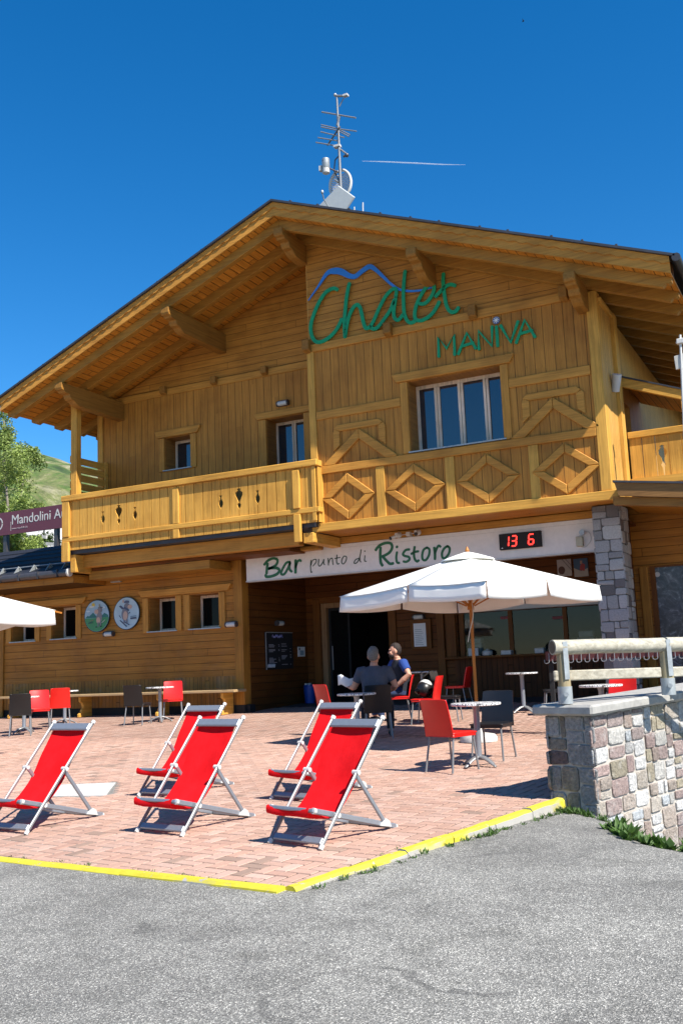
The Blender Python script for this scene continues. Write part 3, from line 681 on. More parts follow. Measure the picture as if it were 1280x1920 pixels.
part(MB().box(-16.30, YF+.10, 3.95, -16.145, YW, 4.37), 'cantilever_beam', M['beamy'], bevel=.01)
part(MB().box(-9.96, YF+.10, 4.06, -9.72, YW-.17, 4.275), 'cantilever_beam', M['beamy'], bevel=.012)
part(MB().box(-12.0, YW-.42, 4.04, -10.15, YW-.17, 4.135), 'wall_plate', M['dimx'], bevel=.02)
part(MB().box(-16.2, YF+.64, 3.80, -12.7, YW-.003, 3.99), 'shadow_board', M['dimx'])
# ------------------------------------------------------------------ low annex at the left
ax = -16.45
g = MB(); za, ya = 4.05, 18.02
g.prism([(ax, ya, za), (ax, 21.2, za+.36*3.2), (ax, 21.2, za+.36*3.2-.12), (ax, ya, za-.1)], (-9, 0, 0))
ann = part(g, 'annex_roof', M['slateb'])
q = MB()
for k in range(1, 6): yk = ya+k*.52; zk = za+.36*(yk-ya); q.box(ax-9, yk-.012, zk+.002, ax, yk+.03, zk+.028)
q.build('roof_step', M['slateb'], ann)
part(MB().box(ax-9, 18.1, za-.32, ax+.02, YW-.003, za-.12), 'annex_soffit', M['lowh'])
MB().tube([(ax-9, 17.95, 3.97), (ax+.0, 17.95, 3.97)], .085, 12).build('annex_gutter', M['gutter'], ann, smooth=True)
for k in range(10): MB().box(ax-.3-k*.62, 17.855, 3.88, ax-.28-k*.62, 18.03, 4.06).build('gutter_bracket', M['slate'], ann)
MB().tube([(ax+.0, 17.95, 3.97), (ax+.05, 17.95, 3.97)], [.10, .10], 14).build('gutter_end', M['offw'], ann, smooth=True)
for k in range(7):
    x = PY(142-35*0, 1050, 18.2).x*0 + ax-.42-k*.52; z = za+.10
    q = MB(); q.prism([(x, 18.16, z-.04), (x, 18.42, z+.06), (x, 18.36, z+.13), (x, 18.31, z+.15), (x, 18.25, z+.07)], (.02, 0, 0)); q.build('snow_bracket', M['galv'], ann)
MB().tube([(ax-9, 18.33, za+.22), (ax-.2, 18.33, za+.22)], .012, 6).build('snow_rail', M['galv'], ann, smooth=True)
# ------------------------------------------------------------------ porch and loggia on the right
q = MB(); P1, P2 = PY(1148, 901, 17.4), PY(1280, 903, 17.4); sl = (P2.z-P1.z)/(P2.x-P1.x); xr = 1.6
zt = lambda x, o=0: P1.z + sl*(x-P1.x) + o
porch = part(MB().prism([(P1.x, 17.36, zt(P1.x)), (xr, 17.36, zt(xr)), (xr, 17.36, zt(xr, -.035)), (P1.x, 17.36, zt(P1.x, -.035))], (0, 2.7, 0)), 'porch_roof', M['slate'])
q.prism([(P1.x+.02, 17.40, zt(P1.x, -.037)), (xr, 17.40, zt(xr, -.037)), (xr, 17.40, zt(xr, -.28)), (P1.x+.08, 17.40, zt(P1.x, -.28))], (0, .05, 0)); q.build('fascia', M['beamx'], porch); porch.children[0].data.materials[0] = wood('porch_fascia', (.22, .11, .035), grain='x')
q = MB(); q.prism([(-3.5, 17.5, zt(-3.5, -.27)), (xr, 17.5, zt(xr, -.27)), (xr, 17.5, zt(xr, -.42)), (-3.5, 17.5, zt(-3.5, -.42))], (0, .16, 0)); q.build('porch_beam', M['porchx'], porch)
q = MB(); q.prism([(-3.5, 17.66, zt(-3.5, -.25)), (xr, 17.66, zt(xr, -.25)), (xr, 17.66, zt(xr, -.28)), (-3.5, 17.66, zt(-3.5, -.28))], (0, 2.4, 0)); q.build('porch_soffit', M['soffitx'], porch)
YP = 20.0; wx0, wz1 = PY(1226, 1064, YP).x, PY(1226, 1064, YP).z
part(wall_cells(MB(), -3.72, xr, .2, 4.4, [(wx0, xr-.3, .9, wz1)], YP, YP+.2), 'porch_wall', M['lowh'])
part(MB().box(PY(1197, 1061, YP).x, YP-.06, .3, PY(1213, 1061, YP).x, YP-.002, wz1+.03), 'porch_post', M['lowz'], bevel=.01)
pw = part(MB().box(wx0-.09, YP-.03, .9, wx0, YP-.002, wz1+.03).box(wx0+.001, YP-.03, wz1, xr-.3, YP-.002, wz1+.03), 'window', M['darkb'])
MB().box(wx0, YP+.03, .9, xr-.3, YP+.04, wz1).build('pane', M['reflpane'], pw)
MB().lathe([(.05, 0), (.05, .004)], (PY(1231, 1077, YP).x, YP+.028, PY(1231, 1077, YP).z), 16, 'y').build('sticker', M['offw'], pw)
lg = MB(); yl = 19.42
z0r, z1r = PY(1167, 811, yl).z, 0
lb = part(MB().box(-3.51, yl, 5.66, xr, yl+.11, 5.79), 'loggia_balustrade', M['beamx'], bevel=.012)
q = MB(); xx = -3.50; i = 0; W3 = .245
P_c = PY(1249, 860, yl).x
while xx < xr:
    a, b = xx+.008, xx+W3-.008
    if abs((a+b)/2-P_c) < W3/2 or abs((a+b)/2-P_c-1.5) < W3/2:
        c = (a+b)/2; prof = [(5.47, .0), (5.44, .05), (5.42, .02), (5.36, .075), (5.30, .08), (5.22, .03), (5.14, .02), (5.08, .05), (5.03, .02), (4.84, .008)]
        q.prism([(a, yl+.05, 4.84)]+[(c-dx, yl+.05, z) for z, dx in prof[::-1]]+[(c, yl+.05, 5.67), (a, yl+.05, 5.67)], (0, .03, 0))
        q.prism([(c+dx, yl+.05, z) for z, dx in prof[::-1]]+[(c+.0005, yl+.05, 5.67), (b, yl+.05, 5.67), (b, yl+.05, 4.84)], (0, .03, 0))
    else: q.box(a, yl+.05, 4.84, b, yl+.08, 5.67)
    xx += W3
q.build('balustrade_board', M['beamz'], lb)
MB().box(-3.51, yl-.01, 4.72, xr, yl+.045, 4.86).build('lower_rail', M['beamx'], lb)
A, B_ = PY(1157, 703, yl), PY(1280, 728, yl); sl2 = (B_.z-A.z)/(B_.x-A.x)
lt = lambda x, o: A.z+sl2*(x-A.x)+o
q = MB(); q.prism([(A.x, yl, lt(A.x, 0)), (xr, yl, lt(xr, 0)), (xr, yl, lt(xr, -.03)), (A.x, yl, lt(A.x, -.03))], (0, 2.4, 0)); lroof = part(q, 'loggia_roof', M['slate'])
q = MB(); q.prism([(A.x, yl+.03, lt(A.x, -.032)), (xr, yl+.03, lt(xr, -.032)), (xr, yl+.03, lt(xr, -.22)), (A.x, yl+.03, lt(A.x, -.22))], (0, .14, 0)); q.build('loggia_beam', M['beamx'], lroof)
q = MB(); q.prism([(A.x, yl+.18, lt(A.x, -.031)), (xr, yl+.18, lt(xr, -.031)), (xr, yl+.18, lt(xr, -.06)), (A.x, yl+.18, lt(A.x, -.06))], (0, 2.2, 0)); q.build('loggia_ceiling', M['soffit'], lroof)
q = MB(); q.box(-3.3, 22.5, 4.4, -2.0, 22.6, 6.3); q.build('loggia_back_wall', M['soffit'], lroof)
MB().box(PY(1277, 760, yl+.1).x, yl+.04, 4.4, PY(1277, 760, yl+.1).x+.12, yl+.16, 6.3).build('loggia_post', M['beamz'], lroof)
part(MB().box(-3.6, 19.43, 4.5, xr, 22.5, 4.6), 'loggia_floor', M['darkh'])
CHALK = plain('chalk', (.35,.35,.4))
# ------------------------------------------------------------------ lettering and signs
def smooth(pts, k=6):
    P = [Vector(p) for p in pts]; out = []
    for i in range(len(P)-1):
        p0, p1, p2, p3 = P[max(i-1, 0)], P[i], P[i+1], P[min(i+2, len(P)-1)]
        for j in range(k):
            t = j/k; out.append(.5*((2*p1)+(-p0+p2)*t+(2*p0-5*p1+4*p2-p3)*t*t+(-p0+3*p1-3*p2+p3)*t*t*t))
    return out+[P[-1]]
def stroke(mb, pts, off, scale, Y, wd, sm=True, th=.03):
    w3 = [PY(off[0]+a/scale, off[1]+b/scale, Y) for a, b in pts]
    w3 = smooth(w3) if sm else w3
    if isinstance(wd, list):
        n = len(w3); wd = [wd[min(int(i*(len(wd)-1)/(n-1)), len(wd)-2)] + (wd[min(int(i*(len(wd)-1)/(n-1)), len(wd)-2)+1]-wd[min(int(i*(len(wd)-1)/(n-1)), len(wd)-2)])*((i*(len(wd)-1)/(n-1)) % 1) for i in range(n)]
    mb.ribbon(w3, wd, (0, -1, 0), th)
sg = empty('lettering_sign', (-8.0, YB-.05, 8.4), 'big green handwritten word with smaller capitals and a blue mountain line on the gable', 'sign')
YL = YB-.045; o1, s1 = (560, 480), 8.0; o2, s2 = (700, 480), 7.111
C_ = [(585, 510), (545, 490), (480, 505), (400, 560), (320, 680), (250, 830), (200, 980), (185, 1090), (205, 1210), (260, 1285), (330, 1295), (420, 1255), (520, 1170), (600, 1060), (650, 950)]
h_ = [(765, 415), (740, 520), (715, 680), (700, 850), (690, 1000), (700, 1220)]
h2 = [(700, 1200), (725, 1040), (770, 880), (830, 770), (885, 735), (925, 780), (950, 880), (975, 1000), (1010, 1085), (1060, 1075), (1085, 1050)]
W_ = .088
for P in (C_, h_, h2):
    m = MB(); stroke(m, P, o1, s1, YL, W_*.92); m.build('letter', M['green'], sg)
for P in ([(300, 545), (310, 470), (290, 440), (240, 460), (160, 550), (80, 700), (10, 860), (-30, 940), (0, 975), (60, 955), (150, 840), (230, 720), (280, 590)],
          [(300, 565), (280, 680), (275, 790), (300, 850), (345, 850), (385, 800), (405, 780)],
          [(425, 205), (412, 330), (402, 480), (405, 650), (415, 770), (450, 860), (500, 895), (545, 880), (560, 870)],
          [(620, 640), (680, 640), (740, 590), (800, 490), (810, 400), (770, 375), (700, 430), (630, 540), (575, 660), (552, 780), (570, 850), (640, 865), (730, 820), (810, 740), (880, 615)],
          [(935, 240), (930, 340), (940, 450), (955, 560), (975, 660), (1010, 730), (1060, 755), (1110, 730), (1135, 690)],
          [(830, 545), (880, 490), (940, 430), (1000, 390), (1050, 385), (1090, 400)]):
    m = MB(); stroke(m, P, o2, s2, YL, W_*.86); m.build('letter', M['green'], sg)
m = MB(); wv = [(150, 670), (300, 455), (430, 265), (540, 228), (640, 240), (760, 300), (850, 310), (940, 240), (1060, 165), (1150, 205), (1280, 325), (1380, 420), (1500, 500), (1600, 525), (1720, 530), (1850, 515), (1960, 485), (2050, 465)]
stroke(m, wv, o1, s1, YB-.03, [.015, .04, .09, .14, .14, .11, .10, .10, .11, .085, .065, .055, .05, .045, .04, .04, .03, .012], th=.025); m.build('mountain_line', M['blue'], sg)
o3, s3 = (800, 580), 5.818
for L in ([[(133, 520), (127, 310), (218, 430), (298, 285), (306, 500)]], [[(345, 492), (438, 260), (535, 430)], [(385, 405), (510, 368)]], [[(570, 440), (563, 238), (712, 405), (712, 190)]], [[(760, 190), (775, 405)]],
          [[(805, 180), (915, 365), (995, 135)]], [[(975, 370), (1067, 120), (1180, 305)], [(1015, 270), (1150, 232)]]):
    m = MB()
    for k, P in enumerate(L): stroke(m, P, o3, s3, YB-.02-.002*k, .062 if k == 0 else .055, False)
    m.build('letter', M['green'], sg)
m = MB(); c = PY(930, 601, YB-.03); m.lathe([(.075, 0), (.075, .02)], c, 16, 'y')
em = m.build('dot_disc', plain('dot_disc_blue_grey', (.10,.14,.26), .4), sg)
m = MB()
for k in range(4):
    a = math.pi*k/4; d = Vector((math.cos(a), 0, math.sin(a)))*.06; m.bar(c+d+Vector((0, -.024-.001*k, 0)), c-d+Vector((0, -.024-.001*k, 0)), .012, .006, (0, 1, 0))
m.build('snowflake', M['paper'], em)
# bar sign
YS = YW-.18
bs = empty('bar_sign', (-8.2, YS, 3.5), 'long cream sign board above the entrance reading Bar punto di Ristoro in green', 'sign')
q = MB().box(-12.17, YS, 3.50, -4.12, YS+.22, 4.13); q.build('board', M['white'], bs, bevel=.006)
MB().box(-12.18, YS-.012, 3.475, -4.12, YS+.16, 3.499).build('trim', M['offw'], bs)
MB().box(-12.165, YS-.003, 4.045, -4.125, YS-.0005, 4.049).build('trim', plain('joint_line', (.4, .36, .33)), bs)
o4, s4 = (480, 1010), 5.818; o5, s5 = (680, 1000), 7.111; YT = YS-.001; YT5 = YS-.001
for P, wd, mt in (
    ([(125, 270), (115, 380)], .065, 'signgreen'), ([(90, 285), (130, 240), (190, 215), (235, 235), (215, 290), (140, 330)], .06, 'signgreen'), ([(140, 325), (220, 320), (255, 345), (230, 385), (170, 410), (115, 415), (105, 395)], .065, 'signgreen'),
    ([(370, 255), (330, 265), (285, 340), (275, 385), (310, 385), (350, 320), (372, 262)], .055, 'signgreen'), ([(370, 262), (365, 330), (390, 360)], .055, 'signgreen'),
    ([(432, 235), (432, 300), (430, 372)], .065, 'signgreen'), ([(432, 310), (450, 255), (475, 235), (490, 245)], .055, 'signgreen'),
    ([(600, 235), (595, 300), (600, 365), (612, 362)], .022, 'darkgreen'), ([(600, 290), (615, 240), (650, 225), (655, 255), (620, 300)], .02, 'darkgreen'),
    ([(685, 225), (680, 280), (695, 300), (725, 265), (740, 225)], .022, 'darkgreen'), ([(740, 225), (738, 270), (748, 285)], .022, 'darkgreen'),
    ([(785, 215), (790, 290)], .022, 'darkgreen'), ([(790, 270), (805, 225), (830, 215), (835, 250), (840, 285)], .022, 'darkgreen'),
    ([(882, 178), (878, 250), (890, 278), (905, 270)], .022, 'darkgreen'), ([(858, 218), (915, 205)], .02, 'darkgreen'),
    ([(955, 195), (935, 230), (935, 265), (955, 275), (980, 240), (985, 200), (965, 190), (952, 198)], .022, 'darkgreen'),
    ([(1120, 215), (1085, 230), (1068, 265), (1090, 268), (1118, 235), (1135, 180), (1145, 120)], .022, 'darkgreen'), ([(1130, 200), (1132, 240), (1142, 255)], .022, 'darkgreen'),
    ([(1187, 185), (1182, 240), (1202, 248)], .022, 'darkgreen'), ([(1183, 133), (1186, 139)], .028, 'darkgreen')):
    m = MB(); stroke(m, P, o4, s4, YT, wd, th=.006); m.build('letter', M[mt], bs)
for P, wd in (([(235, 190), (232, 300), (240, 390), (262, 430)], .062), ([(170, 225), (220, 165), (300, 130), (370, 135), (390, 190), (350, 260), (260, 310)], .06), ([(262, 305), (310, 360), (360, 405), (405, 400)], .06),
    ([(455, 250), (445, 320), (455, 385), (485, 395)], .05), ([(450, 178), (458, 184)], .06),
    ([(620, 215), (570, 225), (535, 275), (555, 300), (610, 315), (620, 350), (580, 380), (540, 375)], .052),
    ([(690, 180), (680, 260), (690, 340), (720, 375), (745, 360)], .052), ([(645, 275), (690, 250), (740, 240)], .05),
    ([(855, 190), (810, 220), (790, 290), (800, 350), (840, 355), (880, 290), (885, 215), (850, 190)], .05),
    ([(950, 190), (960, 270), (960, 345)], .055), ([(960, 265), (985, 200), (1010, 165), (1035, 180)], .05),
    ([(1130, 170), (1085, 200), (1055, 260), (1060, 320), (1095, 330), (1145, 270), (1155, 200), (1125, 170)], .05)):
    m = MB(); stroke(m, P, o5, s5, YT5, wd, th=.006); m.build('letter', M['signgreen'], bs)
# temperature display
tp = empty('led_display', (-5.7, YS-.06, 3.65), 'black digital display with red numerals 13 and 6 mounted on the cream sign board', 'display')
dx0, dx1 = PY(935, 1010, YS-.08).x, PY(1013, 1004, YS-.08).x; dz0, dz1 = 3.665, 3.985
MB().box(dx0, YS-.09, dz0, dx1, YS-.002, dz1).build('case', M['blackm'], tp, bevel=.006)
SEG = {'1': 'bc', '3': 'abgcd', '6': 'afgedc'}
def digit(ch, cx, cz, w_, h_):
    m = MB(); L = {'a': ((-1,1),(1,1)), 'b': ((1,1),(1,0)), 'c': ((1,0),(1,-1)), 'd': ((-1,-1),(1,-1)), 'e': ((-1,0),(-1,-1)), 'f': ((-1,1),(-1,0)), 'g': ((-1,0),(1,0))}
    for s_ in SEG[ch]:
        a, b = L[s_]; A = Vector((cx+a[0]*w_/2+.012*a[1], YS-.093, cz+a[1]*h_/2)); B = Vector((cx+b[0]*w_/2+.012*b[1], YS-.093, cz+b[1]*h_/2)); d = (B-A)*.1
        m.bar(A+d, B-d, .024, .006, (0, 1, 0))
    m.build('numeral', M['led'], tp)
W = dx1-dx0
digit('1', dx0+W*.18, 3.825, .09, .2); digit('3', dx0+W*.36, 3.825, .10, .2); digit('6', dx0+W*.77, 3.825, .10, .2)
m = MB(); m.prism([(dx0+.035, YS-.092, 3.69), (dx0+.075, YS-.092, 3.69), (dx0+.055, YS-.092, 3.715)], (0, -.002, 0)); m.build('logo', M['paper'], tp)
# small wall fittings
def at(o, x, y, z): return Vector((x, y, z))
hn = empty('wall_speaker', (-4.5, YS, 3.6), 'small beige box and grey horn on the cream board beside the stone pillar', 'speaker')
MB().box(-4.57, YS-.10, 3.60, -4.44, YS-.002, 3.79).build('box', plain('beige_box', (.42,.39,.28)), hn, bevel=.008)
MB().lathe([(.02, 0), (.05, .04), (.055, .10)], (-4.44, YS-.02, 3.86), 12, 'y').build('horn', M['galv'], hn, smooth=True)
MB().tube(smooth([(-4.42, YS-.01, 3.88), (-4.32, YS-.01, 3.86), (-4.30, YS-.01, 3.7), (-4.42, YS-.01, 3.58), (-4.5, YS-.01, 3.6)]), .006, 5).build('cable', M['offw'], hn)
cc = empty('security_camera', (-7.2, YW-.25, 4.2), 'pair of white security cameras with a junction box under the bay', 'camera')
yc = YW-.30
c0, c1, c2 = PY(747, 1003, yc), PY(764, 1001, yc), PY(783, 998, yc)
for c in (c0, c2): MB().lathe([(.055, -.04), (.07, 0), (.05, .05), (.03, .14)], c+Vector((0, 0, 0)), 14, 'y').build('mount', M['offw'], cc, smooth=True)
MB().box(c1.x-.045, yc, c1.z-.045, c1.x+.045, yc+.14, c1.z+.045).build('junction_box', M['offw'], cc, bevel=.006)
MB().tube([c0+Vector((0, .06, 0)), c2+Vector((0, .06, 0))], .01, 6).build('conduit', M['offw'], cc)
for c, d in ((c0, Vector((-.15, -.10, -.07))), (c2, Vector((.01, -.14, -.05)))):
    b = MB().tube([c+d*.1, c+d*.9], .036, 12).build('camera_body', M['offw'], cc, smooth=True)
    MB().tube([c+d*.9, c+d*1.08], .038, 12).build('lens', M['black'], b, smooth=True)
def wall_lamp(px, py, Y, label, X=None):
    c = PY(px, py, Y) if X is None else PX(px, py, X)
    t = empty('wall_lamp', tuple(c), label, 'lamp', 'bulkhead lamps on the chalet walls')
    ax_ = Vector((1, 0, 0)) if X is None else Vector((0, 1, 0)); nn = Vector((0, -1, 0)) if X is None else Vector((1, 0, 0))
    MB().tube([c-ax_*.12+nn*.05, c+ax_*.12+nn*.05], .055, 12).build('lamp_glass', M['lamp'], t, smooth=True)
    q = MB()
    for s in (-1, 1): q.tube([c+ax_*.12*s+nn*.05, c+ax_*.15*s+nn*.05], .066, 12)
    q.tube([c-ax_*.14+nn*.05+Vector((0, 0, .062)), c+ax_*.14+nn*.05+Vector((0, 0, .062))], .012, 8)
    a = c-ax_*.13; b = c+ax_*.13+nn*.012
    q.box(min(a.x, b.x), min(a.y, b.y), c.z-.06, max(a.x, b.x), max(a.y, b.y), c.z+.06); q.build('housing', M['gutter'], t, smooth=True)
wall_lamp(532, 757, YW-.02, 'small cylindrical lamp above the balcony door')
wall_lamp(207, 1189, YW-.02, 'small cylindrical lamp below the two round pictures')
wall_lamp(436, 1171, YW-.06, 'small cylindrical lamp on the corner post right of the paired windows')
wall_lamp(1007/2.909*0+786, 1157, YR-.02, 'small cylindrical lamp above the framed menu by the door')
wall_lamp(521, 1169, 0, 'small cylindrical lamp above the black menu board in the recess', X=-12.40)
fc = PX(1147, 722, -3.60); t = empty('floodlight', tuple(fc), 'white cylindrical outdoor sensor lamp on the right side wall of the upper floor', 'lamp')
MB().tube([fc+Vector((.05, -.02, -.14)), fc+Vector((.13, -.14, .16))], [.075, .09], 14).build('body', M['offw'], t, smooth=True)
MB().tube(smooth([fc+Vector((.0, .12, .0)), fc+Vector((.05, .1, -.05)), fc+Vector((.07, 0, -.12))]), .015, 8).build('bracket', M['galv'], t)
bx = PY(217, 1082, YW-.08); t = empty('alarm_box', tuple(bx), 'square grey box with a dark arrow under the left end of the balcony', 'box')
MB().box(bx.x-.15, YW-.10, bx.z-.13, bx.x+.15, YW-.002, bx.z+.13).build('case', M['galv'], t, bevel=.008)
MB().prism([(bx.x+.0, YW-.104, bx.z-.01), (bx.x+.08, YW-.104, bx.z-.01), (bx.x+.04, YW-.104, bx.z+.07)], (0, .003, 0)).build('symbol', M['black'], t)
# round pictures
def disc(px, py, rx_, label, kind):
    c = PY(px, py, YW-.03); Rr = .405
    t = empty('round_picture', tuple(c), label, 'picture', 'round pictures on the lower wall')
    m = MB(); m.lathe([(Rr, 0), (Rr, .03)], c, 48, 'y'); m.build('rim', M['black'], t)
    bd = MB(); bd.lathe([(Rr-.02, 0), (Rr-.02, .004)], c+Vector((0, -.03, 0)), 48, 'y')
    o = bd.build('picture_panel', plain('sky_panel_'+kind, (.30,.42,.50) if kind == 'a' else (.36,.48,.54), .4, 0, .1, 4), t)
    y = c.y-.0355; n = [0]
    def poly(P, col, parent=o):
        n[0] += 1; yy = y-.0012*n[0]
        q = MB(); q.col = col; q.prism([(c.x+a*Rr, yy, c.z+b*Rr) for a, b in P], (0, .001, 0)); q.build('shape', M['vc'], parent)
    circ = lambda cx, cy, r, ry=None, k=18: [(cx+r*math.cos(2*math.pi*i/k), cy+(ry or r)*math.sin(2*math.pi*i/k)) for i in range(k)]
    if kind == 'a':
        arc = [(.94*math.cos(a), .94*math.sin(a)) for a in [math.pi*1.04+i*math.pi*.92/24 for i in range(25)]]
        poly(arc, (.05,.24,.09))
        poly([(-.9, -.1), (-.72, .05), (-.6, .0), (-.28, .22), (-.02, -.02), (.35, -.05), (.60, .16), (.9, .02), (.92, -.12)], (.02,.14,.13))
        poly(circ(-.26, .68, .13), (.62,.42,.04)); poly(circ(-.38, .58, .2, .06), (.6,.58,.5)); poly(circ(.5, .5, .18, .06), (.55,.62,.65)); poly(circ(-.66, .32, .15, .05), (.55,.62,.65))
        G, P_ = (.20,.18,.19), (.50,.32,.24)
        poly(circ(.22, -.1, .22, .36), G); poly(circ(.14, -.28, .15, .2), P_); poly(circ(.26, .34, .2, .17), G); poly(circ(.0, .26, .16, .15), P_)
        poly([(.1, .5), (.4, .44), (.56, .5), (.3, .56)], (.08,.08,.1)); poly([(.2, .5), (.2, .72), (.27, .72), (.27, .5)], (.3,.25,.15))
        poly([(.1, -.4), (.2, -.4), (.18, -.68), (.1, -.68)], G); poly([(.3, -.4), (.4, -.38), (.36, -.66), (.28, -.66)], G)
        poly(circ(-.0, -.68, .08, .04), (.01,.05,.03)); poly(circ(.36, -.66, .06, .05), (.01,.05,.03)); poly([(.42, -.42), (.7, -.25), (.72, -.28), (.45, -.46)], (.4,.4,.35))
        poly([(-.5, -.28), (-.24, -.24), (-.24, -.27), (-.5, -.31)], (.3,.12,.08)); poly([(-.62, -.38), (-.28, -.34), (-.28, -.43), (-.62, -.46)], (.02,.08,.06))
    else:
        G, P_, D = (.17,.17,.20), (.48,.33,.26), (.05,.07,.13)
        poly(circ(-.1, -.05, .27, .40), G); poly(circ(-.08, -.15, .17, .28), P_); poly(circ(.05, .42, .22, .2), G); poly(circ(.28, .38, .17, .13), P_)
        poly([(-.2, .3), (.2, .12), (.24, .2), (-.16, .42)], D); poly([(-.55, .45), (-.4, .5), (-.18, .32), (-.3, .24)], D)
        poly([(-.15, .62), (.25, .62), (.22, .74), (.0, .78), (-.14, .72)], (.07,.09,.16)); poly(circ(-.22, .74, .06, .1), P_)
        poly([(-.5, -.42), (-.44, -.38), (.08, -.78), (.0, -.82)], D); poly([(-.2, -.5), (-.14, -.46), (.28, -.7), (.22, -.74)], D)
        poly([(-.2, -.4), (-.08, -.4), (-.12, -.6), (-.2, -.55)], G); poly([(.0, -.38), (.12, -.36), (.1, -.58), (.02, -.55)], G)
        poly([(.2, -.0), (.3, .08), (.34, .05), (.22, -.06)], D); poly([(-.5, -.08), (-.36, -.26), (-.39, -.28), (-.54, -.12)], D)
        poly([(.34, -.2), (.78, -.18), (.78, -.21), (.34, -.23)], D); poly([(.34, -.28), (.78, -.26), (.78, -.36), (.34, -.38)], D)
disc(183.5, 1155, 0, 'round picture of a cow standing on a green meadow with mountains', 'a')
disc(239, 1150, 0, 'round picture of a cow on skis over pale blue snow', 'b')
# recess fittings
def px_box(X, pts): return [PX(a, b, X) for a, b in pts]
a, b = PX(496, 1186, -12.4), PX(546, 1254, -12.4)
t = empty('menu_board', (-12.4, (a.y+b.y)/2, a.z), 'black chalk menu board with pale lines of writing on the recess side wall', 'sign')
y0, y1, z1, z0 = a.y, PX(546, 1186, -12.4).y, 2.36, 1.48
MB().box(-12.405, y0, z0, -12.37, y1, z1).build('board', M['blackm'], t)
q = MB(); q.box(-12.372, y0-.02, z0, -12.36, y0+.01, z1); q.box(-12.371, y0+.012, z1-.01, -12.36, y1, z1+.01); q.build('frame', M['galv'], t)
rr = random.Random(3)
for (u, wds, vs) in ((.10, .35, [.66, .63, .60, .53, .50, .47, .30, .27, .24, .21, .18]), (.45, .06, [.66, .62, .53, .50, .30, .26, .22]), (.56, .3, [.68, .62, .52, .48, .36, .33, .30, .27, .12]), (.88, .07, [.55, .47, .38, .34, .30, .12])):
    for v_ in vs:
        L = wds*rr.uniform(.5, 1)*(y1-y0); MB().box(-12.3695, y0+u*(y1-y0), z0+v_*(z1-z0), -12.367, y0+u*(y1-y0)+L*.8, z0+v_*(z1-z0)+.012).build('writing_line', CHALK, t)
def text_obj(name, body, size, mat, parent, M4, extr=.003, align='LEFT', label=None):
    cu = bpy.data.curves.new('txt', 'FONT'); cu.body = body; cu.size = size; cu.extrude = extr; cu.align_x = align; cu.resolution_u = 3
    o = bpy.data.objects.new('txt', cu); COL.objects.link(o); bpy.context.view_layer.update()
    me = bpy.data.meshes.new_from_object(o.evaluated_get(bpy.context.evaluated_depsgraph_get())); bpy.data.objects.remove(o)
    me.transform(Matrix.Translation(-wloc(parent)) @ M4); me.materials.clear(); me.materials.append(mat)
    r = bpy.data.objects.new(name, me); COL.objects.link(r); r.parent = parent; return r
def face_front(x, y, z): return Matrix.Translation((x, y, z)) @ Matrix.Rotation(R(90), 4, 'X')
q = MB(); q.tube(smooth([(-12.366, y0+.28+.035*i, z1-.10+(.045 if i % 2 else -.03)*(1 if i % 3 else .4)) for i in range(15)], 3), .008, 5); q.build('heading', plain('chalk_blue', (.25,.25,.5)), t)
q = MB(); q.tube(smooth([(-12.366, y0+.05+.03*i, z0+.09+(.04 if i % 2 else -.04)) for i in range(12)], 3), .012, 5); q.build('chalk_drawing', plain('chalk_white', (.4,.45,.5)), t)
a = PX(558, 1213, -12.4); t = empty('notice', tuple(a), 'small white paper notice beside the black menu board', 'notice')
MB().box(-12.405, a.y, a.z-.24, -12.385, a.y+.34, a.z).build('paper', M['paper'], t)
q = MB(); q.box(-12.3845, a.y+.08, a.z-.21, -12.383, a.y+.28, a.z-.09); q.build('text_block', plain('faded_blue_print', (.25,.35,.42)), t)
MB().lathe([(.03, 0), (.03, .004)], (-12.3845, a.y+.06, a.z-.05), 12, 'x').build('emblem', M['black'], t)
t = empty('framed_menu', tuple(PY(787, 1210, YR-.04)), 'dark wooden display case with a white menu sheet beside the entrance', 'sign')
a, b = PY(768.5, 1162, YR-.05), PY(810, 1216, YR-.05)
MB().box(a.x, YR-.08, b.z, b.x, YR-.003, a.z).build('case', M['darkb'], t, bevel=.008)
MB().box(a.x+.09, YR-.084, b.z+.06, b.x-.13, YR-.081, a.z-.10).build('sheet', M['paper'], t)
q = MB()
for i in range(9): q.box(a.x+.12, YR-.0865, b.z+.10+i*.045, b.x-.2-.02*(i % 3), YR-.0845, b.z+.113+i*.045)
q.build('writing', M['galv'], t)
def poster(px0, py0, px1, py1, label, cols):
    a, b = PY(px0, py0, YR-.02), PY(px1, py1, YR-.02)
    t = empty('poster', tuple(a), label, 'poster', 'posters above the counter')
    q = MB(); q.col = cols[0]; q.box(a.x, YR-.03, b.z, b.x, YR-.003, a.z); q.build('sheet', M['vc'], t)
    W, H = b.x-a.x, a.z-b.z
    for k, (P, c) in enumerate(cols[1]):
        q = MB(); q.col = c; q.prism([(a.x+u*W, YR-.0315-.0015*k, b.z+v*H) for u, v in P], (0, .001, 0)); q.build('picture', M['vc'], t)
poster(1043, 1050, 1072, 1079, 'pale poster with dark round emblem and diagonal skis', ((.45,.42,.40), [([(.05+.25*math.cos(k*.6)+.25, .35+.25*math.sin(k*.6)) for k in range(10)], (.10,.04,.03)), ([(.35, 1), (.42, 1), (1, .35), (1, .28)], (.2,.18,.18)), ([(.6, 1), (.66, 1), (1, .62), (1, .56)], (.2,.18,.18))]))
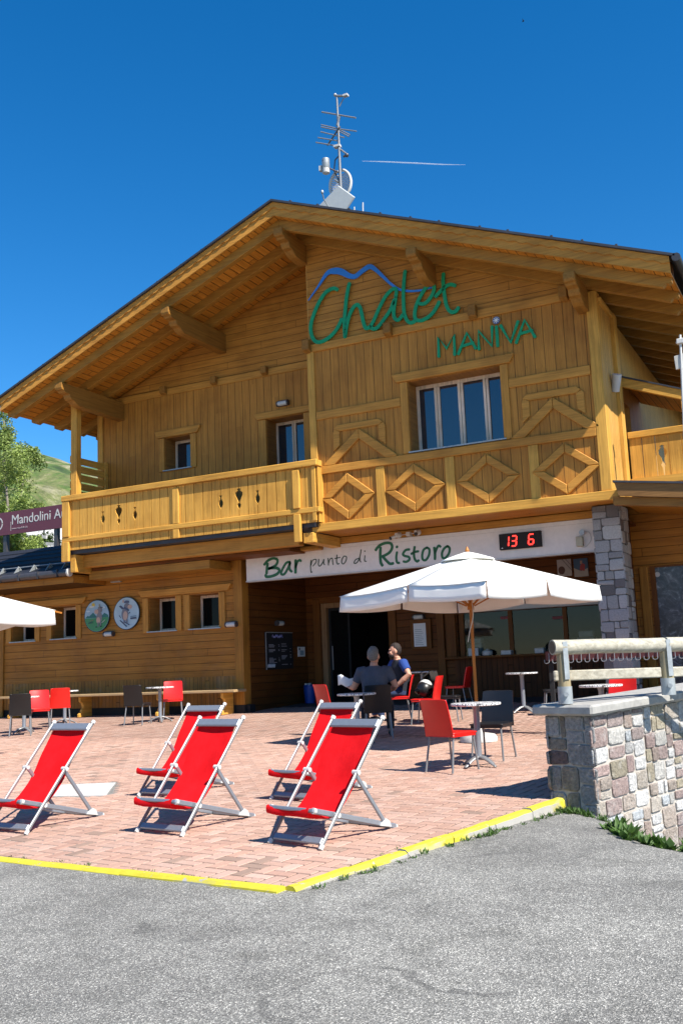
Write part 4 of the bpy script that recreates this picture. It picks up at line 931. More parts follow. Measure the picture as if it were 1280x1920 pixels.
poster(1074, 1048.5, 1103, 1080, 'blue poster with a red and white skier', ((.05,.12,.22), [([(0, 0), (1, 0), (1, .45), (.5, .3), (0, .5)], (.4,.38,.36)), ([(.4, .35), (.75, .3), (.8, .65), (.6, .75), (.45, .6)], (.35,.05,.06)), ([(.45, .7), (.6, .7), (.62, .88), (.47, .88)], (.4,.25,.18))]))
a, b = PY(983, 1122, YR-.12), PY(1014, 1134, YR-.12); t = empty('wall_plaque', tuple(a), 'small dark plaque with pale writing above the counter', 'sign')
MB().box(a.x, YR-.13, b.z-.05, b.x, YR-.101, a.z).build('plate', M['black'], t)
q = MB()
for i in range(4): q.box(a.x+.05, YR-.1325, b.z-.02+i*.035, b.x-.05-.02*(i % 2), YR-.1305, b.z-.01+i*.035)
q.build('writing', M['galv'], t)
for k, px in enumerate((946, 1044)):
    c = PY(px, 1158, YR-.0); t = empty('red_sticker', tuple(c), ('red lettered sticker on the left pane of the counter window', 'red lettered sticker on the middle pane of the counter window')[k], 'sticker')
    q = MB().box(c.x-.13, YR+.05, c.z-.035, c.x+.13, YR+.055, c.z+.035).build('film', plain('sticker_dark_%d' % k, (.03,.01,.01)), t)
    q = MB()
    for r_ in range(2):
        for i in range(8): q.box(c.x-.12+i*.03, YR+.045, c.z-.028+r_*.032, c.x-.10+i*.03, YR+.0485, c.z-.008+r_*.032)
    q.build('lettering', M['postred'], t)
def counter_item(px, py, w_, h_, label, cat, mt, shape='box', grp=None):
    c = PY(px, py, YR-.02); zb = cb+.002
    if shape == 'box': q = MB().box(c.x-w_/2, YR-.14, zb, c.x+w_/2, YR+.04, zb+h_)
    else: q = MB().lathe([(w_*.42, 0), (w_*.5, .02), (w_*.5, h_*.75), (w_*.38, h_), (w_*.1, h_+.01)], (c.x, YR-.08, zb), 16)
    o = q.build(cat.replace(' ', '_'), M[mt], None, label, cat, grp, loc=(c.x, YR-.08, zb), bevel=.01 if shape == 'box' else 0, smooth=shape != 'box')
    MB().box(c.x-w_*.3, YR-.146, zb+h_*.3, c.x+w_*.3, YR-.1405, zb+h_*.6).build('label_band', M['galv'], o) if shape == 'box' else MB().lathe([(w_*.15, 0), (w_*.12, .03)], (c.x, YR-.08, zb+h_), 10).build('lid', M['galv'], o)
counter_item(890, 1228, .26, .19, 'grey napkin box at the left end of the counter', 'container', 'galv')
counter_item(915, 1228, .24, .12, 'rounded white dish cover near the left end of the counter', 'dish cover', 'offw', 'r')
counter_item(951, 1226, .25, .10, 'low white tray on the counter before the first mullion', 'tray', 'offw')
counter_item(1013, 1224, .22, .12, 'white box on the middle of the counter', 'box', 'offw')
# ------------------------------------------------------------------ bench against the wall
bn = empty('bench', (-14.5, YW-.35, tz(YW-.35)), 'long wooden wall bench with carved supports under the left windows', 'bench')
MB().box(-19.7, YW-.60, 1.02, -12.3, YW-.10, 1.08).build('seat', M['bench'], bn, bevel=.01)
for x in (-16.9, -14.55, -19.2, -12.75):
    zb = tz(YW-.3); P = [(0, 1.018), (.42, 1.018), (.42, .90), (.34, .86), (.30, .76), (.36, .70), (.38, .64), (.46, zb+.08), (.46, zb), (0, zb), (0, zb+.1)]
    MB().prism([(x, YW-.06-a, b) for a, b in P], (.07, 0, 0)).build('leg', M['beamy'], bn, bevel=.01)

# things standing in the bar behind the counter glass
for k, (px, w_, h_, d_, nm, lab, mt_) in enumerate(((893, .34, .42, .3, 'appliance', 'squat white appliance behind the left pane of the counter window', 'offw'), (1100, .4, .46, .3, 'appliance', 'tall pale appliance behind the right pane of the counter window', 'galv'))):
    c = PY(px, 1200, YR+.45); t = empty(nm, (c.x, YR+.45, cb), lab, nm.replace('_', ' '))
    MB().box(c.x-w_/2, YR+.3, cb-.02, c.x+w_/2, YR+.3+d_, cb+h_*.7).build('body', M[mt_], t, bevel=.02)
    MB().box(c.x-w_*.42, YR+.34, cb+h_*.702, c.x+w_*.42, YR+.28+d_, cb+h_).build('top', M['offw'], t, bevel=.02)
    MB().box(c.x-w_*.3, YR+.29, cb+h_*.2, c.x+w_*.3, YR+.2985, cb+h_*.5).build('front_panel', M['black'], t)
# ------------------------------------------------------------------ ground
def dist_poly(x, y, P):
    best = 1e9; sgn = 1
    for (ax_, ay), (bx_, by) in zip(P, P[1:]):
        dx, dy = bx_-ax_, by-ay; t = max(0, min(1, ((x-ax_)*dx+(y-ay)*dy)/(dx*dx+dy*dy))); qx, qy = ax_+t*dx, ay+t*dy
        d = math.hypot(x-qx, y-qy)
        if d < best: best = d; sgn = 1 if (dx*(y-ay)-dy*(x-ax_)) > 0 else -1
    return best*sgn
CREST = [(-2.66, 9.6), (-2.42, 9.15), (-2.12, 8.45), (-1.80, 7.95), (-1.50, 7.70), (-1.1, 7.52), (0.5, 7.1), (6, 5.5)]
def az_(x, y):
    z = max(0, min(y, 5.9)-3.0)*.031+max(0, y-5.9)*(.013+.02*max(0, min(1, (-x-3.6)/2)))
    if x > -3.2 and y > 4.5:
        d = dist_poly(x, y, CREST)
        if d > 0: z -= min(.9, d*d*.9 if d < .35 else .11+(d-.35)*.62)
        else: z -= 0
    return z
q = MB(); xs = [-900, -300, -100, -40] + [-25+.5*i for i in range(38)] + [-6+.13*i for i in range(75)] + [3.9, 5, 8, 20, 60, 300, 900]
xs = sorted(set(round(x, 3) for x in xs)); ys = [-600, -100, -20, -5, 0] + [.5*i for i in range(1, 13)] + [6.1+.13*i for i in range(60)] + [14.2, 16, 20, 24]
ys = sorted(set(ys)); n = len(xs)
for y in ys:
    for x in xs: q.v.append(Vector((x, y, az_(x, y) if y < 14.2 else az_(x, 13.9)-.25-.0*(y-14))))
for j in range(len(ys)-1):
    for i in range(n-1): q.f.append([j*n+i, j*n+i+1, (j+1)*n+i+1, (j+1)*n+i]); q.c.append(None)
q.build('road', M['asphalt'], kind='structure', smooth=True)
K = [(-30, 8.35), (-6.37, 6.15), (-3.50, 5.86), (-2.62, 9.38)]
# paved terrace: bed + individual pavers
bed = [(-30, 8.4), (-6.37, 6.2), (-3.53, 5.92), (-2.60, 9.40), (-2.36, 9.5), (.60, 17.7), (1.4, 20.2), (-3.9, 20.2), (-3.9, 23), (-30, 23)]
q = MB(); nb = len(bed); q.add([(x, y, tz(y)-.0055) for x, y in bed]+[(x, y, tz(y)-.4) for x, y in bed], [tuple(range(nb)), tuple(range(2*nb-1, nb-1, -1))]+[((i+1) % nb, i, i+nb, (i+1) % nb+nb) for i in range(nb)])
bedo = q.build('terrace_bed', plain('paver_joint', (.045,.032,.024), .95), kind='structure')
def inside(x, y, P):
    r_ = False
    for i in range(len(P)):
        (x1, y1), (x2, y2) = P[i], P[i-1]
        if (y1 > y) != (y2 > y) and x < (x2-x1)*(y-y1)/(y2-y1)+x1: r_ = not r_
    return r_
rp = random.Random(5); q = MB(); pw_, pl = .112, .224; g = .0075; th0 = R(-8)
PC = [(.45,.28,.21), (.435,.265,.195), (.465,.30,.23), (.445,.275,.205), (.42,.25,.185), (.475,.315,.245), (.45,.285,.215)]
SLAB = [(-8.95, 9.55), (-8.22, 9.80), (-7.65, 8.95), (-8.40, 8.80)]
ct_, st_ = math.cos(th0), math.sin(th0)
patch = lambda x, y: .92+.16*math.sin(x*.9+1.3*math.sin(y*.7))*math.sin(y*1.1+.6)*.5
far = []
def paver(u, v, horiz):
    a, b = (pl, pw_) if horiz else (pw_, pl)
    paver2(u, v, a, b)
bed_out = [(-30, 8.31), (-6.37, 6.11), (-3.47, 5.83), (-2.52, 9.40), (-2.36, 9.5), (.60, 17.7), (1.4, 20.2), (-3.9, 20.2), (-3.9, 23), (-30, 23)]
def paver2(u, v, a, b, depth=0):
    cx, cy = u+a/2, v+b/2; X, Y = cx*ct_-cy*st_, cx*st_+cy*ct_
    if X < -24 or Y > 20.6 or Y < 5.6: return
    ok = all(inside((u+du)*ct_-(v+dv)*st_, (u+du)*st_+(v+dv)*ct_, bed_out) for du in (0, a) for dv in (0, b))
    if inside(X, Y, SLAB) or (not ok and not inside(X, Y, bed_out) and depth > 1): return
    if not ok or any(inside((u+du)*ct_-(v+dv)*st_, (u+du)*st_+(v+dv)*ct_, SLAB) for du in (0, a) for dv in (0, b)):
        if depth < 2 and Y < 11:
            if a > b: paver2(u, v, a/2, b, depth+1); paver2(u+a/2, v, a/2, b, depth+1)
            else: paver2(u, v, a, b/2, depth+1); paver2(u, v+b/2, a, b/2, depth+1)
        return
    c = rp.choice(PC) if rp.random() > .04 else (.30,.20,.15); k = rp.uniform(.92, 1.08)*patch(X, Y); q.col = tuple(x*k for x in c); e = .003; dz = rp.uniform(-.0015, .0015)
    P = [(g, g), (a-g, g), (a-g, b-g), (g, b-g)]; I = [(g+e, g+e), (a-g-e, g+e), (a-g-e, b-g-e), (g+e, b-g-e)]
    def W(p, o):
        x, y = (u+p[0])*ct_-(v+p[1])*st_, (u+p[0])*st_+(v+p[1])*ct_; return (x, y, tz(y)+o)
    if Y > 14.5: q.add([W(p, dz) for p in P], [(0, 1, 2, 3)])
    else: q.add([W(p, -.0065) for p in P]+[W(p, dz) for p in I], [(4, 5, 6, 7), (0, 1, 5, 4), (1, 2, 6, 5), (2, 3, 7, 6), (3, 0, 4, 7)])
Ng = 250
for i in range(-Ng, 90):
    for j in range(10, 240):
        # herringbone: cell (i,j) on a pw_ grid; brick types by (i-j) mod 4
        m_ = (i-j) % 4
        if m_ == 0: paver(i*pw_, j*pw_, True)
        elif m_ == 3: paver(i*pw_, j*pw_, False)
q.build('terrace_paving', M['paver'], kind='structure')
q = MB(); q.add([(x, y, tz(y)+.002) for x, y in SLAB]+[(x, y, tz(y)-.05) for x, y in SLAB], [(3, 2, 1, 0), (0, 1, 5, 4), (1, 2, 6, 5), (2, 3, 7, 6), (3, 0, 4, 7)])
q.build('concrete_patch', M['pale'], kind='structure')
# kerb stones
q = MB()
def kerb_run(a, b, L=1.02, w_=.088):
    a, b = Vector((*a, 0)), Vector((*b, 0)); d = (b-a); n_ = max(1, round(d.length/L)); d.normalize(); nrm = Vector((d.y, -d.x, 0)); Ls = (b-a).length/n_
    for i in range(n_):
        p, r_ = a+d*(Ls*i+.006), a+d*(Ls*(i+1)-.006); o = rp.uniform(-.006, .006)
        prof = [(-.01, -.3), (-.01, .012), (.012, .022), (w_-.02, .020), (w_, .0), (w_+.005, -.3)]
        A = [p+nrm*x+Vector((0, 0, tz(p.y)+z+(o if z > -.2 else 0))) for x, z in prof]; m_ = 5; vs = []
        for s in range(m_+1):
            t = s/m_; P = p+(r_-p)*t
            vs += [P+nrm*(x+rp.uniform(-.004, .004))+Vector((0, 0, tz(P.y)+z+(o+rp.uniform(-.003, .003) if z > -.2 else 0))) for x, z in prof]
        k = len(prof); fs = [(s*k+j, (s+1)*k+j, (s+1)*k+j+1, s*k+j+1) for s in range(m_) for j in range(k-1)]
        fs += [tuple(range(k-1, -1, -1)), tuple(range(m_*k, m_*k+k))]
        q.add(vs, [f[::-1] for f in fs])
kerb_run(K[0], K[1]); kerb_run(K[1], K[2], 1.45); kerb_run(K[2], K[3], .62)
q.build('kerb', M['kerb'], kind='structure')
# ------------------------------------------------------------------ stone retaining wall with coping
WD = Vector((math.cos(R(70)), math.sin(R(70)), 0)); WN = Vector((WD.y, -WD.x, 0))     # along the wall, outward (front-right)
W1 = Vector((-2.20, 9.20, 0)); WT = .52; WL = 9.0; WS = .030
wt_ = lambda s: .985+WS*s
sw_ = empty('stone_wall', (W1.x, W1.y, 0), 'mixed grey, brown and reddish stone retaining wall with thick grey coping at the right', 'wall')
q = MB(); P = [W1+WN*-.03, W1+WD*WL+WN*-.03, W1+WD*WL-WN*(WT-.03), W1-WN*(WT-.03)]; P[0] += WD*.03; P[3] += WD*.03
zb = -1.6
vs = [(p.x, p.y, zb) for p in P]+[(P[0].x, P[0].y, wt_(0)), (P[1].x, P[1].y, wt_(WL)), (P[2].x, P[2].y, wt_(WL)), (P[3].x, P[3].y, wt_(0))]
q.add(vs, [(0,3,2,1),(4,5,6,7),(0,1,5,4),(1,2,6,5),(2,3,7,6),(3,0,4,7)]); q.build('core', M['mortar'], sw_)
RED = [(.52,.51,.485), (.58,.565,.54), (.46,.45,.43), (.29,.22,.20), (.34,.25,.225), (.34,.295,.21), (.40,.35,.29), (.40,.42,.43), (.32,.25,.21), (.37,.31,.26), (.56,.545,.52), (.31,.25,.23), (.44,.39,.33), (.50,.48,.44), (.54,.53,.51)]
GR2 = [(.30,.295,.285), (.26,.255,.245), (.33,.32,.30), (.24,.235,.23), (.22,.19,.15), (.17,.12,.11), (.28,.27,.26)]  # darker greys: shade of the wall end put into its stone colours
q = MB()
def put_front(u, v, d): p = W1+WD*u+WN*(d-.030); return (p.x, p.y, v+WS*u)
def put_end(u, v, d): p = W1-WN*u-WD*(d-.030); return (p.x, p.y, v)
masonry(-.01, 4.6, -1.3, .983, put_front, RED, 12, smin=.075, smax=.30, joint=.020, mb=q, rel=.020)
masonry(-.01, WT+.01, -.5, .983, put_end, GR2, 22, smin=.10, smax=.34, joint=.014, mb=q, rel=.018)
def put_back(u, v, d): p = W1-WN*(WT+d-.03)+WD*u; return (p.x, p.y, v+WS*u)
masonry(-.01, 4.6, .0, .983, put_back, GR2, 25, smin=.10, smax=.34, joint=.018, mb=q, rel=.035)
q.build('stonework', M['stone'], sw_)
q = MB(); ov = .055
segs = [(-.07, 1.35), (1.36, 2.85), (2.86, 4.5), (4.51, 9)]
for a, b in segs:
    c = [W1+WD*a+WN*ov, W1+WD*b+WN*ov, W1+WD*b-WN*(WT+ov+.04), W1+WD*a-WN*(WT+ov+.04)]
    vs = [(p.x, p.y, .987+WS*s) for p, s in zip(c, (a, b, b, a))]+[(p.x, p.y, 1.085+WS*s) for p, s in zip(c, (a, b, b, a))]
    q.add(vs, [(0,3,2,1),(4,5,6,7),(0,1,5,4),(1,2,6,5),(2,3,7,6),(3,0,4,7)])
q.build('coping', M['concrete'], sw_, bevel=.02)
# ------------------------------------------------------------------ log railing on the wall
lr = empty('log_railing', (W1.x, W1.y, 1.07), 'weathered round timber railing with steel shoes on top of the stone wall', 'railing')
b1 = PZ(1060, 1317, 1.105); b2 = PZ(1253, 1300, 1.135); b1.z = b2.z = 0; LD = (b2-b1).normalized(); LN = Vector((LD.y, -LD.x, 0))
SP = (b2-b1).length; ztop = lambda s: 1.097+.030*s/SP
def LP(s, n_, z): p = b1+LD*s+LN*n_; return Vector((p.x, p.y, z))
rz1 = PY(1060, 1213, b1.y).z; rz2 = PY(1237, 1209, b2.y).z; rise = (rz2-rz1)/SP; zr = lambda s: rz1+rise*s
for s in (0, SP, 2*SP, 3*SP):
    pts = [LP(s, 0, ztop(s)+.0), LP(s, 0, (ztop(s)+zr(s))/2), LP(s, 0, zr(s)-.02)]
    po = MB().tube(pts, [.062, .058, .056], 14).build('post', M['log'], lr, smooth=True)
    MB().tube([LP(s, 0, ztop(s)-.005), LP(s, 0, ztop(s)+.155)], .068, 16).build('steel_shoe', M['galv'], po, smooth=True)
    c = LP(s, 0, ztop(s)+.085); MB().tube([c+LN*.06-LD*.02, c+LN*.085-LD*.035], .022, 10).build('bolt', M['galv'], po, smooth=True)
    MB().bar(LP(s, .066, zr(s)-.30), LP(s, .066, zr(s)+.05), .05, .006, LN).build('strap', M['galv'], po)
for a, b in ((-.10, SP-.01), (SP+.01, 3*SP+.1)):
    pts = [LP(a+(b-a)*i/6, random.uniform(-.003, .003), zr(a+(b-a)*i/6)+random.uniform(-.003, .003)) for i in range(7)]
    o = MB().tube(pts, [.071, .07, .068, .069, .07, .068, .07], 16).build('top_rail', M['logx'], lr, smooth=True)
    MB().tube([LP(a-.004, 0, zr(a)), LP(a-.001, 0, zr(a))], .060, 14).build('end_grain', plain('dark_end_grain', (.10,.075,.05), .9), o)
q = MB(); q.bar(LP(-.10, -.01, rz1-.265), LP(SP-.06, -.01, rz1-.265+rise*(SP-.06)), .035, .098); q.build('lower_rail', M['logx'], lr, bevel=.01)
q = MB(); q.bar(LP(SP+.06, -.01, rz1-.265+rise*(SP+.06)), LP(3*SP, -.01, rz1-.265+rise*3*SP), .035, .098); q.build('lower_rail', M['logx'], lr, bevel=.01)
# hook rack seen through the railing
hr = empty('hook_rack', (-2.6, 14.6, tz(14.6)), 'dark red horizontal rack with a row of pale metal hooks behind the log railing', 'rack')
ya_ = 14.6; hz = 1.50
MB().box(-4.1, ya_, hz-.04, -.6, ya_+.05, hz+.10).build('board', plain('dark_red_board', (.09,.02,.018), .6), hr)
for x in (-4.05, -.65): MB().box(x-.03, ya_+.055, tz(ya_), x+.03, ya_+.11, hz+.1).build('leg', M['blackm'], hr)
for i in range(29):
    x = -4.08+i*.12
    MB().tube(smooth([(x+.035, ya_-.012, hz+.07), (x+.035, ya_-.02, hz-.02), (x+.035, ya_-.03, hz-.06), (x, ya_-.035, hz-.075), (x-.028, ya_-.035, hz-.06), (x-.03, ya_-.03, hz-.02)], 3), .0065, 5).build('hook', M['alul'], hr, smooth=True)
# ------------------------------------------------------------------ weeds
def leaf(mb, p, d, L, wd, up):
    d = d.normalized(); s = d.cross(up)
    if s.length < .1: s = d.cross(Vector((1, 0, .2)))
    s.normalize(); mb.add([p, p+d*L*.5+s*wd/2+up*L*.08, p+d*L, p+d*L*.5-s*wd/2+up*L*.08], [(0, 1, 2, 3)])
def tuft(mb, x, y, z, h, n, rnd, wd=.012):
    for _ in range(n):
        a = rnd.uniform(0, 6.28); t = rnd.uniform(.2, 1.0); d = Vector((math.cos(a)*t, math.sin(a)*t, rnd.uniform(.35, 1.1))); k = rnd.uniform(.6, 1.3); mb.col = (k, k, k*.9)
        p = Vector((x+rnd.uniform(-.03, .03), y+rnd.uniform(-.03, .03), z)); L = h*rnd.uniform(.5, 1.1); leaf(mb, p, d, L, wd*rnd.uniform(.7, 1.5), Vector((0, 0, 1)))
rw = random.Random(11); q = MB()
for i in range(42):                                    # along the kerb by the asphalt
    t = rw.random()**.6; a, b = Vector(K[2]), Vector(K[3]); p = a+(b-a)*t; nx = Vector((.97, -.25)); p = p+nx*(.125+rw.uniform(0, .05))
    tuft(q, p.x, p.y, az_(p.x, p.y)-.005, rw.uniform(.02, .07), 14, rw, .011)
for i in range(34):
    t = rw.random(); a, b = (Vector(K[1]), Vector(K[2])) if i % 3 else (Vector(K[2]), Vector(K[3])); p = a+(b-a)*t+Vector((-.03, .05)); tuft(q, p.x, p.y, tz(p.y), rw.uniform(.01, .03), 9, rw, .006)
for i in range(46):
    s = rw.uniform(-.1, .55); p = W1-WN*(.03+s*.9)-WD*.1+Vector((rw.uniform(-.05, .1), rw.uniform(-.1, .0), 0)); tuft(q, p.x, p.y, az_(p.x, p.y)-.01, rw.uniform(.03, .09), 14, rw, .012)
for i in range(3): tuft(q, PZ(578, 1731, .03).x+rw.uniform(-.05, .05), PZ(578, 1731, .03).y+rw.uniform(-.04, .04), .02, .012, 12, rw, .006)
q.build('weeds', M['weed'], kind='stuff', label='low green weeds along the yellow kerb and the foot of the stone wall', cat='weeds')
q = MB()
for i in range(95):                                    # leafy plants at the foot of the wall
    x = rw.uniform(-2.0, .6); d = .12+rw.uniform(0, .28); k_ = 0
    yb_ = 7.9
    for _ in range(40):
        yb_ = 7.2+_*.06
        if dist_poly(x, yb_, CREST) > d: break
    tuft(q, x, yb_, az_(x, yb_)-.01, rw.uniform(.07, .17), 20, rw, .05)
q.build('dandelion_plants', M['weed'], kind='stuff', label='leafy green plants growing between the asphalt edge and the stone wall', cat='plants')
# ------------------------------------------------------------------ hillside, trees, billboard behind
q = MB(); import mathutils.noise as mn
nx_, ny_ = 120, 40
for j in range(ny_+1):
    for i in range(nx_+1):
        x = -420+i*(420/nx_)*1.05; y = 46+j*3.4
        ridge = max(8, min(46, 29+.33*(-92-x)))
        pr = min(1, max(0, (y-46)/55.)); pr = pr*pr*(3-2*pr)
        k = (y/100.0)
        h = 1.0+ pr*(ridge-1) + mn.fractal(Vector((x*.05, y*.05, 1)), 1, 2, 5)*2.2*pr
        q.v.append(Vector((x, y, max(-3, h))))
for j in range(ny_):
    for i in range(nx_): a = j*(nx_+1)+i; q.f.append([a, a+1, a+nx_+2, a+nx_+1]); q.c.append(None)
q.build('hillside', M['hill'], kind='structure', smooth=True)
q = MB(); q.add([(-500, 23.5, .3), (-3.0, 23.5, .3), (-3.0, 50, 1), (-500, 50, 1)], [(0, 1, 2, 3)]); q.build('meadow', M['hill'], kind='structure')
gp = [PY(0, 1050, 38), PY(160, 1050, 38), PY(160, 985, 44), PY(0, 1000, 44)]
q = MB(); q.add(gp+[p-Vector((0, 0, 4)) for p in gp], [(0, 1, 2, 3), (0, 4, 5, 1), (1, 5, 6, 2), (2, 6, 7, 3), (3, 7, 4, 0)]); q.build('gravel_bank', M['pale'], kind='structure')
fn = empty('pale_fence', tuple(PY(60, 1030, 37)), 'pale weathered post and rail fence on the gravel bank behind the billboard', 'fence')
for (a, b) in (((-20, 1003), (88, 1007)), ((66, 1018), (150, 1024))): MB().bar(PY(*a, 37), PY(*b, 37), .10, .16).build('rail', M['pale'], fn)
for px in (5, 67): MB().bar(PY(px, 1004, 37.2), PY(px, 1060, 37.2), .16, .16).build('post', M['pale'], fn)
def tree(name, base, h, rad, nleaf, seed, label, cat='tree', crown0=.25, lmat='leaf', ls=.16, sc_=(1, 1), cl=26):
    rnd = random.Random(seed); t = empty(name, tuple(base), label, cat); B = Vector(base)
    q = MB(); top = B+Vector((rnd.uniform(-.2, .2), 0, h*.9)); pts = [B+(top-B)*i/7+Vector((rnd.uniform(-.1, .1), rnd.uniform(-.1, .1), 0))*(i > 0) for i in range(8)]
    q.tube(pts, [h*.022*(1-i/8.5) for i in range(8)], 7); limbs = []
    for k in range(14):
        f = rnd.uniform(crown0*.8, .92); p = B+(top-B)*f; a = rnd.uniform(0, 6.28); rr = rad*(1-.75*abs(f-.45))*rnd.uniform(.5, .95)
        e = p+Vector((math.cos(a)*rr, math.sin(a)*rr, rr*rnd.uniform(.25, .7))); q.tube([p, (p+e)/2+Vector((0, 0, .1)), e], [h*.008, h*.005, h*.002], 5); limbs.append((p, e))
    q.build('trunk', M['bark'], t)
    q = MB(); cen = []
    for p, e in limbs:
        for _ in range(3): cen.append(p+(e-p)*rnd.uniform(.3, 1.15)+Vector((rnd.uniform(-.3, .3),)*3)*rad*.25)
    while len(cen) < cl*2:
        f = rnd.uniform(crown0, 1.02); rr = rad*(math.sin(min(1, (1.05-f)/(1.05-crown0))*math.pi*.75)**.7)*sc_[0]; a = rnd.uniform(0, 6.28); d = rr*math.sqrt(rnd.random())
        cen.append(B+Vector((math.cos(a)*d, math.sin(a)*d, f*h)))
    per = nleaf//len(cen)
    for c in cen:
        cr = rad*rnd.uniform(.16, .34); kb = rnd.uniform(.65, 1.2)
        for _ in range(per):
            v = Vector((rnd.gauss(0, 1), rnd.gauss(0, 1), rnd.gauss(0, .8))); v = v.normalized()*cr*rnd.random()**.5
            k = kb*rnd.uniform(.8, 1.2); q.col = (k, k, k*rnd.uniform(.7, 1)); p = c+v
            d = Vector((rnd.uniform(-1, 1), rnd.uniform(-1, 1), rnd.uniform(-1, .6))); leaf(q, p, d, ls*rnd.uniform(.6, 1.3), ls*.6, Vector((rnd.uniform(-1, 1), rnd.uniform(-1, 1), 1)).normalized())
    q.build('crown', M[lmat], t)
def base_at(px, Y, z): p = PY(px, 1000, Y); return (p.x, Y, z)
tree('birch_tree', base_at(10, 33, 1.0), 13.8, 1.7, 20000, 3, 'tall feathery light green birch at the left edge above the billboard', ls=.13, crown0=.2)
tree('birch_tree', base_at(44, 34, 1.0), 11.3, 1.5, 16000, 4, 'rounded light green birch just right of the tallest one', ls=.13, crown0=.2)
tree('birch_tree', base_at(-18, 31, 1.0), 12.0, 2.5, 16000, 5, 'light green birch cut by the left edge of the photo', ls=.13, crown0=.2)
tree('birch_tree', base_at(20, 30, 1.0), 9.4, 1.9, 16000, 8, 'lower light green birch in front of the two tall ones', ls=.12, crown0=.25)
tree('leafy_shrub', base_at(80, 38, 3.0), 6.6, 1.5, 9000, 6, 'darker green shrub on the slope behind the right half of the billboard', 'shrub', .2, 'conif', .14)
tree('leafy_shrub', base_at(106, 42, 4.0), 4.6, 1.3, 7000, 7, 'small bush next to the balcony post behind the billboard', 'shrub', .1, 'leaf', .13)
YBB = 24.0
bb = empty('billboard', tuple(PY(60, 1000, YBB)), 'long burgundy advertising board with white writing on grey posts behind the annex roof', 'sign')
a, b = PY(0, 962.3, YBB), PY(116.7, 945.6, YBB); z0_, z1_ = PY(0, 1004.5, YBB).z, a.z
MB().box(a.x-3, YBB, z0_, b.x+4, YBB+.06, z1_).build('panel', M['burg'], bb)
for px in (102, 7): x = PY(px, 1000, YBB).x; MB().box(x-.07, YBB+.065, 1, x+.07, YBB+.2, z1_-.1).build('post', M['gutter'], bb)
tx = PY(22, 985, YBB); H = z1_-z0_
text_obj('lettering', 'Mandolini Auto', H*.60, M['offw'], bb, face_front(tx.x, YBB-.005, z0_+H*.42) @ Matrix.Scale(.97, 4, (1, 0, 0)))
text_obj('small_lettering', 'www.mandolini.it', H*.13, plain('pale_small_text', (.35,.28,.3)), bb, face_front(tx.x+.02, YBB-.005, z0_+H*.20))
q = MB(); c = Vector((PY(0, 989, YBB).x-.08, YBB-.004, z0_+H*.52)); 
ringp = [c+Vector((math.cos(k*2*math.pi/28), 0, math.sin(k*2*math.pi/28)))*H*.27 for k in range(29)]; q.ribbon(ringp, .045, (0, -1, 0), .004); q.build('logo_ring', M['offw'], bb)
MB().box(tx.x-.03, YBB-.004, z0_+H*.15, tx.x-.018, YBB-.001, z0_+H*.55).build('logo_line', M['offw'], bb)
